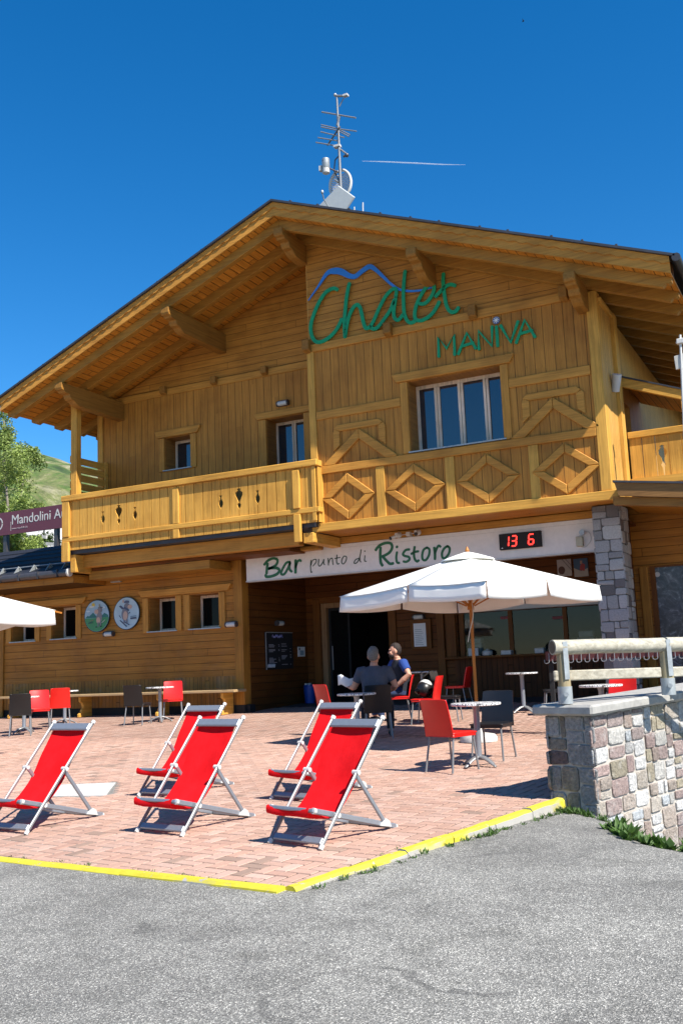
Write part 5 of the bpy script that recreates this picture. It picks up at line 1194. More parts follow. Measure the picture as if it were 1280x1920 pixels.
# ------------------------------------------------------------------ furniture
def pose(t, x, y, rz, z=None): t.location = (x, y, tz(y) if z is None else z); t.rotation_euler = (math.atan(TK)*math.cos(rz)*0, 0, rz)
def make_deckchair():
    t = empty('deck_chair', (0, 0, 0), 'x', 'deck chair', 'red deck chairs on the brick terrace'); h = .285
    T = Vector((0, .81, .935)); rl = lambda s, f: Vector((s*h, 0, .012))+T*f
    for s in (-1, 1):
        o = MB().bar(rl(s, 0), rl(s, 1), .023, .033, (0, 1, 0)).build('side_rail', M['alul'], t, bevel=.008)
        q = MB(); q.tube([rl(s, 1)-T*.012, rl(s, 1)+T*.012], .022, 10); q.build('end_cap', M['offw'], o, smooth=True)
        q = MB(); q.tube([rl(s, 0)-T*.012, rl(s, 0)+T*.02], .021, 10); q.build('end_cap', M['offw'], o, smooth=True)
        a, b = Vector((s*(h-.045), -.02, .29)), Vector((s*(h-.045), .97, .032))
        o = MB().bar(a, b, .026, .045).build('seat_rail', M['alu'], t, bevel=.008)
        q = MB(); q.tube([a-(b-a)*.012, a+(b-a)*.015], .024, 10); q.tube([b-(b-a)*.01, b+(b-a)*.006], .020, 10)
        c = a+(b-a)*.24; q.tube([c-Vector((.03*s, 0, 0)), c+Vector((.05*s, 0, 0))], .021, 10); q.build('end_cap', M['offw'], o, smooth=True)
        a, b = rl(s, .56)+Vector((-s*.028, 0, 0)), Vector((s*(h-.028), .82, .075))
        o = MB().bar(a, b, .022, .036, (0, 1, 0)).build('prop_strut', M['alu'], t, bevel=.006)
        q = MB(); q.tube([a-Vector((s*.012, 0, 0)), a+Vector((s*.055, 0, 0))], .020, 10); q.build('joint', M['offw'], o); q = MB(); q.prism([(b.x-.014, .75, .07), (b.x-.014, .88, .045), (b.x-.014, .86, .095), (b.x-.014, .82, .12), (b.x-.014, .78, .105)], (.028, 0, 0)); q.build('joint', M['offw'], o)
    q = MB(); q.bar(rl(-1, .955)+Vector((.016, 0, 0)), rl(1, .955)-Vector((.016, 0, 0)), .028, .085, T.normalized()); q.build('top_bar', M['alu'], t, bevel=.01)
    q = MB(); q.bar((-h+.016, .035, .055), (h-.016, .035, .055), .026, .06, (0, .63, .77)); q.build('foot_bar', M['alu'], t, bevel=.008)
    q = MB(); q.bar((-h+.06, .91, .05), (h-.06, .91, .05), .03, .04); q.build('rear_bar', M['alu'], t, bevel=.008)
    q = MB(); q.bar((-h+.03, -.02, .29), (h-.03, -.02, .29), .05, .032, (0, .3, 1)); q.build('seat_bar', M['alu'], t, bevel=.008)
    prof = smooth([(0, .785, .885), (0, .735, .80), (0, .63, .64), (0, .53, .465), (0, .43, .345), (0, .31, .245), (0, .19, .205), (0, .09, .235), (0, .0, .302), (0, -.04, .31), (0, -.052, .275), (0, -.045, .25)], 4)
    nx = 8; x0, x1 = -.268, .205; vs = []; n = len(prof)
    for k in (0, 1):
        for p in prof:
            for i in range(nx+1):
                u = i/nx; f = 1-abs(p.z-.45); sag = .012*math.sin(math.pi*u)
                wr = .004*math.sin(u*9+p.z*23)*math.sin(p.y*17); vs.append((x0+(x1-x0)*u, p.y+sag*.6+wr, p.z-sag-.004*k+wr))
    fs = []; m_ = (nx+1)*n
    for j in range(n-1):
        for i in range(nx):
            a = j*(nx+1)+i; fs.append((a, a+1, a+nx+2, a+nx+1)); fs.append((m_+a, m_+a+nx+1, m_+a+nx+2, m_+a+1))
        for i in (0, nx): a = j*(nx+1)+i; fs.append((a, a+nx+1, m_+a+nx+1, m_+a))
    MB().add(vs, fs).build('canvas_sling', M['redcloth'], t, smooth=True)
    return t
dc = make_deckchair()
def place_px(t, fx, fy, rz, dx=.285):
    """right front foot (local +x is the sitter's left) stands at that pixel"""
    p = PT(fx, fy); c = Vector((p.x, p.y))-Vector((math.cos(rz), math.sin(rz)))*dx; pose(t, c.x, c.y, rz)
spots = [((602, 1594), R(-15), 'front right deck chair, nearest to the yellow kerb corner'),
         ((342, 1569), R(-11), 'deck chair in the middle of the front row, beside the concrete patch'),
         ((50, 1565), R(-4), 'leftmost deck chair of the front row, cut by the photo edge'),
         ((331, 1497), R(-10), 'far deck chair half hidden behind the middle front one'),
         ((584, 1506), R(-13), 'far deck chair half hidden behind the front right one')]
for i, (fp, rz, lab) in enumerate(spots):
    o = dc if i == 0 else copy_tree(dc); o['label'] = 'red and silver '+lab; place_px(o, *fp, rz+R((0, 1.5, -2, 2.5, -1.5)[i]))
def make_chair(col, name='cafe_chair'):
    t = empty(name, (0, 0, 0), 'x', 'chair', 'plastic cafe chairs on the terrace')
    m = M['red'] if col == 'red' else M['black']
    # seat shell
    q = MB(); n = 8; vs = []; fs = []
    for k, zz in ((0, .455), (1, .425)):
        for j in range(n+1):
            for i in range(n+1):
                u, v = i/n-.5, j/n-.5; dip = .012*(math.cos(u*3.1)*math.cos(v*3.1)); vs.append((u*.43*(1+.0*v), v*.42, zz-dip*(1-k)-(.012 if abs(u) == .5 or abs(v) == .5 else 0)*(1-k)))
    mm = (n+1)**2
    for j in range(n):
        for i in range(n): a = j*(n+1)+i; fs.append((a, a+1, a+n+2, a+n+1)); fs.append((mm+a, mm+a+n+1, mm+a+n+2, mm+a+1))
    ring = [i for i in range(n+1)]+[j*(n+1)+n for j in range(1, n+1)]+[n*(n+1)+i for i in range(n-1, -1, -1)]+[j*(n+1) for j in range(n-1, 0, -1)]
    for a, b in zip(ring, ring[1:]+ring[:1]): fs.append((a, mm+a, mm+b, b))
    q.add(vs, fs)
    q.box(-.205, -.20, .39, .205, -.185, .43); q.box(-.21, -.184, .395, -.196, .19, .43); q.box(.196, -.184, .395, .21, .19, .43)
    q.build('seat', m, t, smooth=True, bevel=.004)
    q = MB(); vs = []; fs = []; nz = 8
    for k in (0, 1):
        for j in range(nz+1):
            for i in range(n+1):
                u = i/n-.5; f = j/nz; w_ = .43-.03*f; yy = .195+.085*f+.03*f*f-.035*math.cos(u*3.14)*-1*.0-.03*(4*u*u)*(f*.8+.2)
                vs.append((u*w_, yy+(.016 if k else 0), .40+.43*f-.008*(abs(u) == .5)*(j == nz)))
    mm = (n+1)*(nz+1)
    for j in range(nz):
        for i in range(n): a = j*(n+1)+i; fs.append((a, a+1, a+n+2, a+n+1)); fs.append((mm+a, mm+a+n+1, mm+a+n+2, mm+a+1))
        for i in (0, n): a = j*(n+1)+i; fs.append((a, a+n+1, mm+a+n+1, mm+a))
    for i in range(n):
        for j in (0, nz): a = j*(n+1)+i; fs.append((a, a+1, mm+a+1, mm+a))
    q.add(vs, fs); q.build('backrest', m, t, smooth=True, bevel=.004)
    for sx in (-1, 1):
        MB().tube([(sx*.18, -.17, .43), (sx*.205, -.215, 0)], .0125, 10).build('leg', M['alul'], t, smooth=True)
        MB().tube([(sx*.18, .17, .43), (sx*.205, .245, 0)], .0125, 10).build('leg', M['alul'], t, smooth=True)
    return t
chr_ = {'red': make_chair('red'), 'black': make_chair('black')}; used = set()
def chair(col, x, y, face, label):
    """face = compass angle (deg, from +X) the sitter looks to"""
    s = chr_[col]; o = s if col not in used else copy_tree(s); used.add(col); o['label'] = label; pose(o, x, y, R(face+90)); return o
def make_table():
    t = empty('cafe_table', (0, 0, 0), 'x', 'table', 'round cafe tables on the terrace')
    q = MB(); q.lathe([(.292, .712), (.30, .718), (.30, .736), (.294, .742), (.0001, .742)], (0, 0, 0), 40); q.build('table_top', M['marble'], t, smooth=True)
    q = MB(); q.lathe([(.045, .08), (.038, .12), (.038, .66), (.05, .70), (.09, .712)], (0, 0, 0), 20); q.build('column', M['alu'], t, smooth=True)
    q = MB()
    for k in range(4):
        a = math.pi/4+k*math.pi/2; d = Vector((math.cos(a), math.sin(a), 0)); P = [d*.02+Vector((0, 0, .11)), d*.09+Vector((0, 0, .095)), d*.17+Vector((0, 0, .06)), d*.235+Vector((0, 0, .018)), d*.26+Vector((0, 0, .01))]
        q.tube(smooth(P, 3), [.035]*4+[.03]*4+[.022]*4+[.016], 8, flat=.6)
    q.build('foot', M['alul'], t, smooth=True); return t
tb = make_table(); tused = []
def table(x, y, label, rz=.3):
    o = copy_tree(tb) if tused else tb; tused.append(1); o['label'] = label; pose(o, x, y, rz); return o
def TH(px, py, h): p = PT(px, py, h); return p.x, p.y
# near group beside the wall
table(*TH(891, 1318, .74), 'nearest round marbled table, between a red and a black chair', .4)
chair('red', -4.30, 11.08, 70, 'red chair standing alone at the left of the nearest marbled table')
chair('black', -4.13, 12.05, 268, 'black chair behind the nearest marbled table, facing the camera')
# far right table
table(*TH(977, 1261, .74), 'round marbled table standing without chairs near the counter', .2)
# left group
x, y = TH(300, 1288, .74); table(x, y, 'round table between the black and the red chair in front of the bench', .0)
chair('black', x-.15, y-.56, 104, 'black chair at the table in front of the bench, seen from behind')
chair('red', x-.05, y+.52, 305, 'red chair beyond the table in front of the bench')
x, y = TH(46, 1306, .74); table(x, y, 'leftmost round table, behind the leftmost black chair', .6)
chair('black', x+.36, y-.45, 132, 'leftmost black chair with its back to the camera')
chair('red', x-.13, y+.57, 315, 'red chair beyond the leftmost table, facing the camera')
x, y = TH(122, 1295, .74); table(x, y, 'round table mostly hidden behind a red chair near the left front window', .1)
chair('red', x+.30, y-.46, 132, 'red chair with its back to the camera above the leftmost deck chair')
# the men's table
xa, ya2 = TH(668, 1300, .74); table(xa, ya2, 'round table between the seated men and the far right deck chair', .8)
ca = chair('black', -6.76, 14.31, 118, 'black chair on which the grey haired man sits')
chair('red', *TH(628, 1325, .45), 60, 'red chair hidden behind the far right deck chair, only its top edge showing')
xb, yb = TH(745, 1304, .46)
cb_ = chair('red', xb, yb, 205, 'red chair on which the bearded man sits')
x2, y2 = TH(797, 1309, .45); chair('red', x2, y2, 185, 'red chair with the black helmet on its seat')
xt_, yt_ = TH(822, 1254, .74); table(xt_, yt_-1.0, 'dark round table behind the red chair with the helmet', .3)
chair('red', *TH(858, 1285, .45), 180, 'red chair to the left of the parasol pole by the counter')
cj = chair('black', *TH(838, 1304, .45), 10, 'black chair with a dark jacket over its back')
# right group behind the railing
x, y = TH(1125, 1284, .74); table(x, y, 'round table behind the log railing', .3)
chair('red', x+.1, y+.55, 262, 'red chair at the table behind the log railing')
chair('black', *TH(1040, 1292, .45), 200, 'black chair behind the first post of the log railing')
chair('red', *TH(1278, 1290, .45), 190, 'red chair behind the log railing at the right edge of the photo')
# helmet and jacket
hp = Vector((x2, y2, tz(y2)+.455)); t = empty('helmet', tuple(hp), 'black motorcycle helmet with a white top lying on a red chair', 'helmet')
MB().sphere(hp+Vector((0, 0, .15)), .15, 18, 12, (1, 1.1, 1)).build('shell', M['black'], t, smooth=True)
q = MB(); q.sphere(hp+Vector((.01, 0, .2)), .14, 16, 10, (.9, .8, .86)); q.build('white_band', M['offw'], t, smooth=True)
MB().sphere(hp+Vector((-.06, -.06, .13)), .115, 14, 9, (.9, .9, .6)).build('visor', M['glassd'], t, smooth=True)
jp = Vector((*TH(838, 1304, .45), 0)); jp.z = tz(jp.y)
q = MB(); fr = Vector((-math.cos(R(10)), -math.sin(R(10)), 0)); sd = Vector((-fr.y, fr.x, 0)); bp = jp+fr*.28; vs = []; fs = []; A_, B_n = 12, 10
for j in range(B_n+1):
    for i in range(A_+1):
        u = i/A_-.5; v = j/B_n; s_ = v*1.25-.25; z = .87-abs(s_)*.62+.015*math.sin(u*20); off = (.05 if s_ > 0 else -.06)+.02*math.sin(u*14+v*4)+(.04*v)
        p = bp+sd*u*(.5+.06*math.sin(v*6))+fr*off; vs.append((p.x, p.y, jp.z+z))
for j in range(B_n):
    for i in range(A_): a = j*(A_+1)+i; fs.append((a, a+1, a+A_+2, a+A_+1))
o = q.add(vs, fs).build('jacket', plain('dark_brown_cloth', (.018,.013,.010), .9), None, 'dark jacket hanging over the back of a black chair', 'jacket', loc=tuple(bp+Vector((0, 0, jp.z))), smooth=True)
so = o.modifiers.new('s', 'SOLIDIFY'); so.thickness = .02
# small bench at the right behind the railing and the blue bin
c = PT(1236, 1268, .45)
t = empty('small_bench', (c.x, c.y, tz(c.y)), 'small wooden bench end seen behind the second railing post', 'bench')
MB().box(c.x-.33, c.y-.15, tz(c.y)+.42, c.x+.6, c.y+.2, tz(c.y)+.46).build('seat', M['bench'], t, bevel=.006)
zb2 = tz(c.y); MB().prism([(c.x-.22, c.y-.1, zb2+.418), (c.x+.10, c.y-.1, zb2+.418), (c.x+.10, c.y-.1, zb2+.3), (c.x+.02, c.y-.1, zb2+.2), (c.x+.08, c.y-.1, zb2), (c.x-.10, c.y-.1, zb2), (c.x-.12, c.y-.1, zb2+.22)], (0, .2, 0)).build('leg', M['beamy'], t)
c = PY(580, 1290, YR-.5); zf = tz(YR-.5)
t = empty('bin', (c.x, c.y, zf), 'small blue bin with a pale lid at the back of the entrance recess', 'bin')
MB().lathe([(.12, zf), (.15, PY(580, 1300, YR-.5).z+.16)], (c.x, c.y, 0), 16).build('bucket', M['bluebin'], t, smooth=True)
MB().lathe([(.15, 0), (.15, .03), (.06, .06)], (c.x, c.y, PY(580, 1300, YR-.5).z+.165), 16).build('lid', M['bluebin'], t, smooth=True)
q = MB()
for k in (-.05, .05): q.box(c.x+k-.03, c.y-.10, PY(580, 1300, YR-.5).z+.21, c.x+k+.03, c.y-.04, PY(580, 1300, YR-.5).z+.25)
q.build('handle', M['offw'], t)
# ------------------------------------------------------------------ parasols
def parasol(cx, cy, zr, ang, rad, label, rise=.50, seed=1, over=-.03):
    z0 = tz(cy); t = empty('parasol', (cx, cy, z0), label, 'parasol', 'white parasols over the terrace'); rnd = random.Random(seed)
    rim = []
    for k in range(8):
        a = ang+k*math.pi/4; rr = rad if k % 2 == 0 else rad*.7071; droop = -.055 if k % 2 == 0 else 0
        rim.append(Vector((cx+rr*math.cos(a), cy+rr*math.sin(a), zr+droop)))
    apex = Vector((cx, cy, zr+rise)); q = MB(); NR, NA = 10, 6; vs = []; fs = []
    for k in range(8):
        A, B = rim[k], rim[(k+1) % 8]; base = len(vs)
        for i in range(NR+1):
            f = i/NR
            for j in range(NA+1):
                g_ = j/NA; e = A+(B-A)*g_; p = apex+(e-apex)*(.10+.90*f); p = p+Vector((0, 0, -.028*math.sin(math.pi*g_)*f*1.0 + .05*math.sin(math.pi*f)*0)); vs.append(p)
        for i in range(NR):
            for j in range(NA): a = base+i*(NA+1)+j; fs.append((a, a+NA+1, a+NA+2, a+1))
    can = q.add(vs, fs).build('canopy', M['canvas'], t, smooth=True)
    sm = can.modifiers.new('s', 'SOLIDIFY'); sm.thickness = .004
    q = MB()
    for k in range(8):
        A, B = rim[k], rim[(k+1) % 8]; ctr = (A+B)/2-apex; ctr.z = 0; ctr.normalize(); n = 12; vs = []
        for i in range(n+1):
            g_ = .012+.976*i/n; e = A+(B-A)*g_+Vector((0, 0, -.028*math.sin(math.pi*g_)-.002)); w_ = .004*math.sin(g_*17+k)+.003*math.sin(g_*31+2*k)
            for j in range(4): h_ = j/3; vs.append(e+ctr*(w_*h_-.01+.03*h_*(1 if k % 2 else .3))+Vector((0, 0, -.225*h_)))
        fs = [(i*4+j, i*4+j+1, (i+1)*4+j+1, (i+1)*4+j) for i in range(n) for j in range(3)]; q.add(vs, fs)
    v = q.build('valance', M['canvas'], can, smooth=True); sm = v.modifiers.new('s', 'SOLIDIFY'); sm.thickness = .003
    q = MB(); P = [(.40, -.085), (.395, -.07), (.30, -.035), (.18, .005), (.06, .04), (.02, .048)]
    q.lathe([(r_, z+rise+zr-.02) for r_, z in P], (cx, cy, 0), 16); q.build('vent_cap', M['canvas'], can, smooth=True)
    MB().lathe([(.02, 0), (.035, .03), (.02, .06), (.01, .09)], (cx, cy, zr+rise+.02), 10).build('finial', M['pole'], t, smooth=True)
    MB().tube([(cx, cy, z0+.1), (cx, cy, zr+rise+.05)], .024, 14).build('pole', M['pole'], t, smooth=True)
    hub = Vector((cx, cy, zr-.28)); MB().lathe([(.05, -.05), (.05, .05)], hub, 12).build('runner', M['pole'], t, smooth=True)
    for k in range(8):
        r_ = MB().bar(apex+(rim[k]-apex)*.03-Vector((0, 0, .03)), rim[k]+(rim[k]-apex)*over-Vector((0, 0, .02)), .018, .026).build('rib', M['pole'], t)
        MB().bar(hub+(rim[k]-hub)*.03, apex+(rim[k]-apex)*.5-Vector((0, 0, .05)), .014, .02).build('strut', M['pole'], r_)
    q = MB(); q.lathe([(.27, .0), (.27, .06), (.24, .10), (.06, .13), (.035, .30), (.03, .32)], (cx, cy, z0), 28); q.build('base', M['pale'], t, smooth=True)
    MB().tube(smooth([(cx+.02, cy-.03, zr-.1), (cx+.05, cy-.05, zr-.4), (cx-.02, cy-.05, zr-.65), (cx-.06, cy-.04, zr-.8)]), .007, 5).build('cord', M['offw'], t)
    return t
D_ = ray(880, 1110); pc = CAM+D_*14.6
parasol(pc.x, pc.y, 2.585, math.atan2(-pc.y, -pc.x)+R(6.6), 1.93, 'big white square parasol on a wooden pole in the middle of the terrace')
cc_ = PZ(104, 1152, 2.50); rdir = Vector((.89, .455, 0)); pc2 = cc_-rdir*1.92
parasol(pc2.x, pc2.y, 2.62, math.atan2(.455, .89)+R(0), 1.93, 'white parasol at the left edge with orange rib tips showing', seed=4, over=.05)
# ------------------------------------------------------------------ people
def loft(mb, secs, seg=16):
    vs = []
    for (c, rx_, ry_) in secs:
        for k in range(seg): t_ = 2*math.pi*k/seg; vs.append(Vector(c)+Vector((rx_*math.cos(t_), ry_*math.sin(t_), 0)))
    n = len(secs); fs = [(i*seg+k, i*seg+(k+1) % seg, (i+1)*seg+(k+1) % seg, (i+1)*seg+k) for i in range(n-1) for k in range(seg)]+[tuple(range(seg-1, -1, -1)), tuple(range((n-1)*seg, n*seg))]
    return mb.add(vs, fs)
def remesh(o, v=.011, sm=4):
    m = o.modifiers.new('r', 'REMESH'); m.mode = 'VOXEL'; m.voxel_size = v; m.use_smooth_shade = True
    s = o.modifiers.new('s', 'SMOOTH'); s.iterations = sm; s.factor = .5; return o
def hand(mb, w_, d, up, side, curl=.5):
    d = d.normalized(); up = (up-d*up.dot(d)).normalized(); sx = d.cross(up).normalized()*side
    mb.tube([w_, w_+d*.045, w_+d*.085], [.028, .038, .036], 10, flat=.5)
    for i, (o_, L) in enumerate(((-.027, .070), (-.009, .078), (.009, .073), (.027, .058))):
        a = w_+d*.082+sx*o_; b = a+(d*math.cos(curl*.5)-up*math.sin(curl*.5))*L*.5; c = b+(d*math.cos(curl*1.3)-up*math.sin(curl*1.3))*L*.5; mb.tube([a, b, c], [.0095, .0088, .0065], 7)
    a = w_+d*.02-sx*.03; b = a+(d*.6-sx*.8)*.032; mb.tube([a, b, b+(d*.9-sx*.25-up*.2)*.03], [.012, .010, .008], 7)
def person(loc, face, label, j, mats, hair, beard=False, headturn=0, headtilt=0, hold=None, bulk=1.0):
    t = empty('person', loc, label, 'person'); V = Vector
    b = MB(); L, Rr_ = j['L'], j['R']
    # body: torso core, neck, head, arms, legs in one skin
    loft(b, [((0, .05, .50), .15*bulk, .11*bulk), ((0, .07, .62), .14*bulk, .11*bulk), ((0, .08, .80), .145*bulk, .11*bulk), ((0, .06, .97), .17*bulk, .11*bulk), ((0, .05, 1.07), .16*bulk, .085), ((0, .035, 1.13), .062, .062), ((0, .02, 1.18), .058, .06)])
    H = V((0, -.015, 1.275)); RM = Matrix.Rotation(headturn, 3, 'Z') @ Matrix.Rotation(headtilt, 3, 'X')
    hp_ = lambda x, y, z: H+RM @ (V((x, y, z))*1.08)
    hm = MB(); hm.sphere((0, .01, .02), .105, 18, 14, (.74, .92, 1.08)); hm.sphere((0, -.025, -.05), .075, 16, 10, (.78, .88, .95)); hm.sphere((0, -.05, -.085), .034, 12, 8, (1, .9, .8))
    hm.tube([(0, -.085, .02), (0, -.102, -.02), (0, -.108, -.035)], [.010, .014, .017], 8); hm.sphere((0, -.088, .032), .05, 12, 6, (.95, .3, .16))
    for s in (-1, 1):
        hm.sphere((s*.083, .012, -.005), .034, 10, 8, (.35, .75, 1.1)); hm.sphere((s*.04, -.075, -.025), .028, 10, 6, (1, .6, .8))
    hm.sphere((0, -.088, -.063), .022, 10, 6, (1.1, .5, .45))
    b.v, off = b.v, len(b.v)
    b.add([hp_(*p) for p in hm.v], hm.f)
    for s, A in ((1, L), (-1, Rr_)):
        b.tube([V((s*.15, .05, 1.05)), V(A[0]), (V(A[0])+V(A[1]))/2, V(A[1]), (V(A[1])*.6+V(A[2])*.4), V(A[2])], [.06, .062*bulk, .052*bulk, .043*bulk, .045*bulk, .028], 12)
        hand(b, V(A[2]), V(A[3]), V((0, 0, 1)), s, j.get('curl', .5))
        K_ = V(j['knee'][0 if s == 1 else 1]); An = V(j['ank'][0 if s == 1 else 1])
        b.tube([V((s*.09, .05, .54)), (V((s*.09, .05, .54))+K_)/2, K_, K_*.6+An*.4, An], [.085, .08, .058, .056, .038], 12)
    remesh(b.build('body', M['skin'], t, world=False), .0085, 2)
    # shirt
    q = MB(); e = .014
    loft(q, [((0, .05, .53), .165*bulk+e, .125*bulk+e), ((0, .07, .62), .16*bulk+e, .125*bulk+e), ((0, .085, .80), .165*bulk+e, .12*bulk+e), ((0, .07, .97), .185*bulk+e, .115*bulk+e), ((0, .055, 1.07), .17*bulk+e, .085+e), ((0, .045, 1.125), .075, .07)])
    sleeves = MB()
    for s, A in ((1, L), (-1, Rr_)):
        (q if mats.get('sleeve') is None else sleeves).tube([V((s*.13, .055, 1.06)), V(A[0])+V((0, 0, .005)), V(A[0])*.35+V(A[1])*.65], [.07, .078*bulk, .066*bulk], 12)
    remesh(q.build('shirt', mats['shirt'], t, world=False), .011, 4)
    if mats.get('sleeve'): remesh(sleeves.build('sleeves', mats['sleeve'], t, world=False), .011, 4)
    q = MB()
    loft(q, [((0, .05, .46), .17*bulk, .13*bulk), ((0, .055, .54), .175*bulk, .135*bulk), ((0, .06, .58), .165*bulk, .13*bulk)])
    for s in (1, -1):
        K_ = V(j['knee'][0 if s == 1 else 1]); An = V(j['ank'][0 if s == 1 else 1]); h0 = V((s*.095, .05, .54))
        q.tube([h0, (h0+K_)/2, K_, K_*.5+An*.5, An+V((0, 0, .02))], [.10, .094, .074, .068, .062], 12)
    remesh(q.build('trousers', mats['legs'], t, world=False), .012, 4)
    for s in (1, -1):
        An = V(j['ank'][0 if s == 1 else 1]); q = MB(); q.tube([An+V((0, .06, -.045)), An+V((0, 0, -.035)), An+V((0, -.09, -.05)), An+V((0, -.17, -.062))], [.035, .042, .042, .026], 12)
        q.build('shoe', M['blackm'], t, world=False, smooth=True)
    q = MB(); hh = MB(); hh.sphere((0, .018, .032), .1075, 18, 12, (.76, .94, 1.05))
    vs = [p for p in hh.v]
    keep = [f for f in hh.f if sum((vs[i].z > .062 or (vs[i].y > .0 and vs[i].z > -.05) or (vs[i].y > .03 and vs[i].z > -.08)) for i in f) >= 3]
    q.add([hp_(*p) for p in vs], keep); ho = q.build('hair', hair, t, world=False, smooth=True); so_ = ho.modifiers.new('s', 'SOLIDIFY'); so_.thickness = .005; so_.offset = 1; tx_ = bpy.data.textures.new('curl', 'CLOUDS'); tx_.noise_scale = .02; sb_ = ho.modifiers.new('sub', 'SUBSURF'); sb_.levels = 2; sb_.render_levels = 2; dm_ = ho.modifiers.new('d', 'DISPLACE'); dm_.texture = tx_; dm_.strength = .014; dm_.texture_coords = 'LOCAL'
    if beard:
        q = MB(); q.sphere((0, -.045, -.075), .066, 16, 10, (.88, .9, .72)); qq = MB(); qq.add([hp_(*p) for p in q.v], [f for f in q.f if sum(q.v[i].z < -.052 for i in f) >= 3]); qq.build('beard', hair, t, world=False, smooth=True)
    for s in (-1, 1): MB().sphere(hp_(s*.032, -.088, .012), .011, 8, 6).build('eye', M['black'], t, world=False)
    t.rotation_euler = (0, 0, face); return t
jA = dict(L=[(.205, .05, 1.045), (.33, -.02, .80), (.40, -.24, .80), (.15, -1, .1)], R=[(-.205, .05, 1.045), (-.33, .05, .80), (-.22, -.18, .72), (.4, -1, -.1)], knee=[(.2, -.42, .52), (-.2, -.42, .52)], ank=[(.2, -.30, .10), (-.2, -.36, .10)], curl=.9)
fa = 112
person((-6.77, 14.27, tz(14.27)), R(fa+90), 'grey haired man in a slate t-shirt seen from behind, sitting and holding a white sheet', jA, dict(shirt=M['greyshirt'], legs=M['darktrousers']), M['greyhair'], headturn=R(-18), bulk=1.12)
jB = dict(L=[(.215, .05, 1.05), (.43, .06, .84), (.26, -.14, .63), (-.8, -.6, -.2)], R=[(-.215, .05, 1.05), (-.32, -.08, .80), (-.20, -.32, .68), (.5, -1, -.1)], knee=[(.2, -.42, .53), (-.18, -.44, .53)], ank=[(.22, -.44, .10), (-.16, -.40, .10)], curl=.8)
person((xb, yb, tz(yb)), R(228+90), 'bearded man in a dark vest, blue t-shirt and jeans on a red chair', jB, dict(shirt=M['darkvest'], sleeve=M['blueshirt'], legs=M['jeans']), M['darkhair'], beard=True, headturn=R(-22), bulk=1.18)
wm = Matrix.Translation((-6.77, 14.27, tz(14.27))) @ Matrix.Rotation(R(fa+90), 4, 'Z'); hpz = wm @ Vector((.43, -.36, .81))
q = MB(); vs = []
for j_ in range(5):
    for i_ in range(5): u, v_ = i_/4-.5, j_/4-.5; vs.append(hpz+Vector((-.94, -.34, 0))*(u*.26+.06)+Vector((0, 0, 1))*(v_*.16+.08+.04*math.sin(u*5))+Vector((.2, -.9, 0))*(.05*math.cos(u*4)))
o = q.add(vs, [(a*5+b, a*5+b+1, (a+1)*5+b+1, (a+1)*5+b) for a in range(4) for b in range(4)]).build('paper_sheet', M['paper'], None, 'white sheet of paper held by the grey haired man', 'paper', loc=tuple(hpz), smooth=True)
o.modifiers.new('s', 'SOLIDIFY').thickness = .003
# ------------------------------------------------------------------ masts and aerials
YM = 19.0
def A(px, py, dy=0): return PY(px, py, YM+dy)
mt = empty('antenna_mast', tuple(A(640, 392)), 'tall white antenna mast with bare aerial rods on the roof ridge', 'antenna')
m = MB(); m.tube([A(641, 402), A(638, 340), A(634, 240), A(631, 178)], [.035, .035, .028, .022], 10); m.build('mast', M['alul'], mt, smooth=True)
def rod(nm, pts, r_=.008, mat='alul', par=None): return MB().tube([A(*p) for p in pts], r_*1.5, 6).build(nm, M[mat], par or mt, smooth=True)
rod('aerial_rod', [(603, 210), (667, 221)], .012); rod('crossarm', [(630, 180), (650, 180)], .018); rod('brace', [(636, 200), (644, 184)], .009)
MB().sphere(A(628, 178), .04, 10, 6).build('sensor_head', M['galv'], mt, smooth=True); MB().box(A(644, 182).x, YM-.05, A(644, 182).z, A(652, 176).x, YM+.05, A(652, 176).z).build('sensor_box', M['offw'], mt)
ya4 = rod('boom', [(637, 238, -.3), (614, 272, .5)], .014, 'gutter')
for a, b in (((602, 234), (632, 241)), ((602, 238), (630, 244)), ((637, 242), (668, 246)), ((636, 243), (656, 253)), ((635, 246), (654, 256)), ((601, 247), (645, 258)), ((596, 258), (632, 264)), ((592, 267), (628, 273))): rod('aerial_rod', [a, b], .010, 'alul', ya4)
rod('crossarm', [(632, 236), (636, 218)], .022); MB().box(A(627, 278).x, YM-.06, A(627, 278).z, A(638, 271).x, YM+.06, A(638, 271).z).build('clamp', M['offw'], mt)
rod('vane_arm', [(638, 280), (650, 289)], .016); MB().sphere(A(650, 291), .05, 10, 6).build('vane_cup', M['gutter'], mt, smooth=True); MB().sphere(A(645, 293), .03, 8, 6).build('vane_cup', M['gutter'], mt, smooth=True)
rod('cable', [(637, 290), (628, 300), (626, 320), (636, 340)], .01, 'black')
rs = empty('rain_gauge', tuple(A(612, 322)), 'dark and white cylindrical rain gauge on an arm left of the antenna mast', 'sensor')
a = A(611, 317, -.1); MB().lathe([(.075, 0), (.09, .02), (.09, .24), (.08, .25)], a, 16).build('body', M['galv'], rs, smooth=True)
MB().lathe([(.05, -.12), (.085, -.10), (.09, 0)], a, 16).build('funnel', M['offw'], rs, smooth=True); MB().box(a.x-.16, a.y-.05, a.z-.02, a.x-.09, a.y+.05, a.z+.10).build('side_box', M['offw'], rs)
MB().tube([a+Vector((.08, 0, 0)), A(637, 324)], .016, 6).build('arm', M['gutter'], rs)
gd = empty('grid_dish', tuple(A(634, 345)), 'round white grid dish aerial on the mast', 'antenna'); c = A(635, 343, .05)
q = MB(); Rg = .30
for k in (0, 1):
    a0 = R(100 if k else -80); q.tube([c+Vector((math.cos(a0+R(i*8))*Rg*(.9), .0+.08, math.sin(a0+R(i*8))*Rg*1.15)) for i in range(21)], .034, 6)
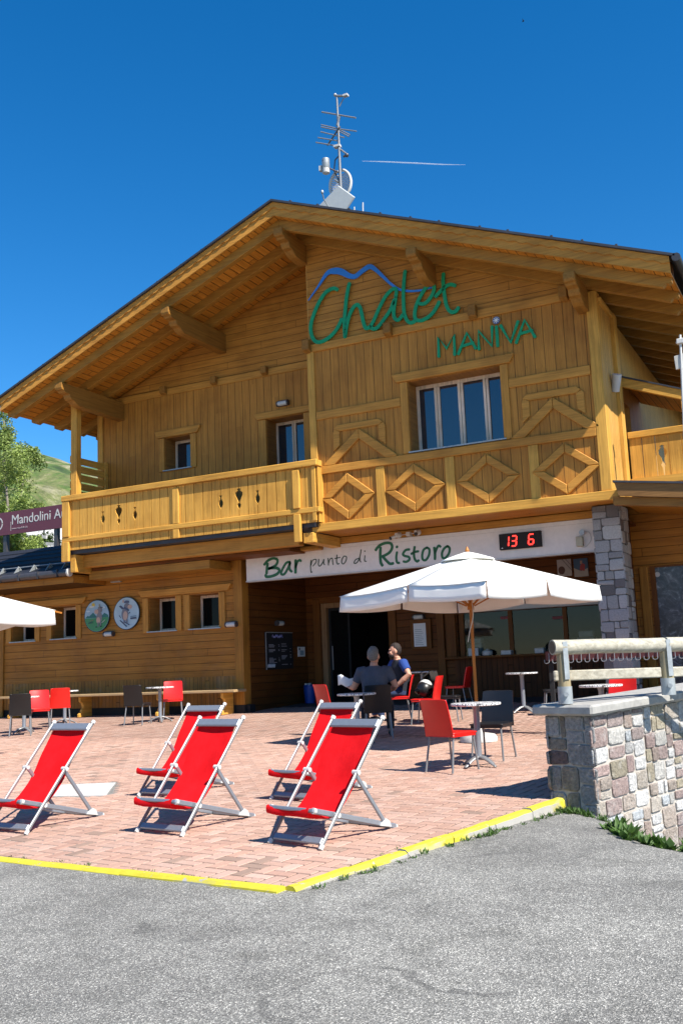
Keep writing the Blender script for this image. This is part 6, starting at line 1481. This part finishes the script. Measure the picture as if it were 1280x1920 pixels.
q.build('rim', M['offw'], gd, smooth=True); q = MB()
for i in range(-6, 7):
    z = i*.042; L = Rg*.88*math.sqrt(max(.02, 1-(z/(Rg*1.15))**2)); q.tube([c+Vector((-L, .08, z)), c+Vector((0, .15, z)), c+Vector((L, .08, z))], .012, 5)
q.build('grid', M['offw'], gd)
MB().tube([c+Vector((0, .1, 0)), c+Vector((0, -.2, 0))], .02, 8).build('feed', M['galv'], gd)
pn = empty('flat_antenna', tuple(A(630, 385)), 'large grey square flat satellite aerial set on its corner at the ridge', 'antenna')
P4 = [A(634, 347, -.12), A(665, 369, -.12), A(646, 397, -.12), A(592, 399, -.12), A(598, 384, -.12)]
o = MB().prism(P4, (0, .05, 0)).build('panel', plain('grey_panel', (.40,.42,.41), .4, 0, .04), pn, bevel=.02)
MB().tube([A(604, 362, -.4), A(607, 374, -.3), A(616, 388, -.18)], .014, 8).build('feed_arm', M['galv'], pn, smooth=True); MB().sphere(A(604, 360, -.4), .035, 10, 7, (1, 1, 1.4)).build('feed_horn', M['galv'], pn, smooth=True)
for px, p0, p1, lab in ((664, 388, 400, 'short thin white rod on the ridge between the flat aerial and the taller rod'), (680, 380, 402, 'thin white rod standing on the ridge right of the flat aerial')):
    t = empty('ridge_rod', tuple(A(px, p1)), lab, 'rod'); MB().tube([A(px, p1), A(px, p0)], .016, 8).build('rod', M['offw'], t, smooth=True); MB().lathe([(.04, 0), (.03, .03)], A(px, p1-3), 8).build('foot', M['galv'], t)
t = empty('weather_mast', tuple(PY(1277, 800, 17.9)), 'white mast with a flat square panel in front of the right eaves', 'antenna')
f_ = lambda px, py, Y=17.9: PY(px, py, Y)
MB().tube([f_(1283, 840), f_(1274, 628)], .022, 8).build('mast', M['offw'], t, smooth=True); P4 = [f_(1262, 668), f_(1283, 661), f_(1285, 688), f_(1266, 693)]
MB().prism(P4, (0, .04, 0)).build('panel', plain('cream_panel', (.45,.43,.38), .5), t, bevel=.006)
MB().box(f_(1268, 646).x, 17.85, f_(1268, 646).z, f_(1282, 634).x, 17.95, f_(1282, 634).z).build('sensor_box', M['offw'], t, bevel=.01); MB().sphere(f_(1270, 642), .04, 8, 6).build('sensor', M['offw'], t, smooth=True)
# ------------------------------------------------------------------ sky details
cp = lambda px, py: CAM+ray(px, py)*2500
q = MB(); q.tube([cp(679, 302), cp(720, 303.3), cp(780, 306), cp(830, 308.5), cp(872, 309)], [.4, 1.3, 1.6, 1.2, .3], 8)
mc, nn_, pp = nmat('vapour'); pp.inputs['Base Color'].default_value = (.8, .85, .9, 1); pp.inputs['Alpha'].default_value = .32; pp.inputs['Roughness'].default_value = 1
q.build('contrail', mc, kind='stuff', label='thin white aircraft trail across the blue sky', cat='contrail', smooth=True)
bp_ = CAM+ray(980, 40)*90
q = MB(); q.tube([bp_-Vector((.12, 0, .03)), bp_, bp_+Vector((.13, 0, .02))], [.01, .045, .012], 8); bo = q.build('bird', M['blackm'], None, 'small dark bird flying high in the blue sky', 'bird', loc=tuple(bp_), smooth=True)
for s in (-1, 1): MB().prism([bp_+Vector((-.05, 0, .01)), bp_+Vector((.07, 0, .01)), bp_+Vector((.02, s*.25, .14))], (0, 0, .008)).build('wing', M['blackm'], bo)
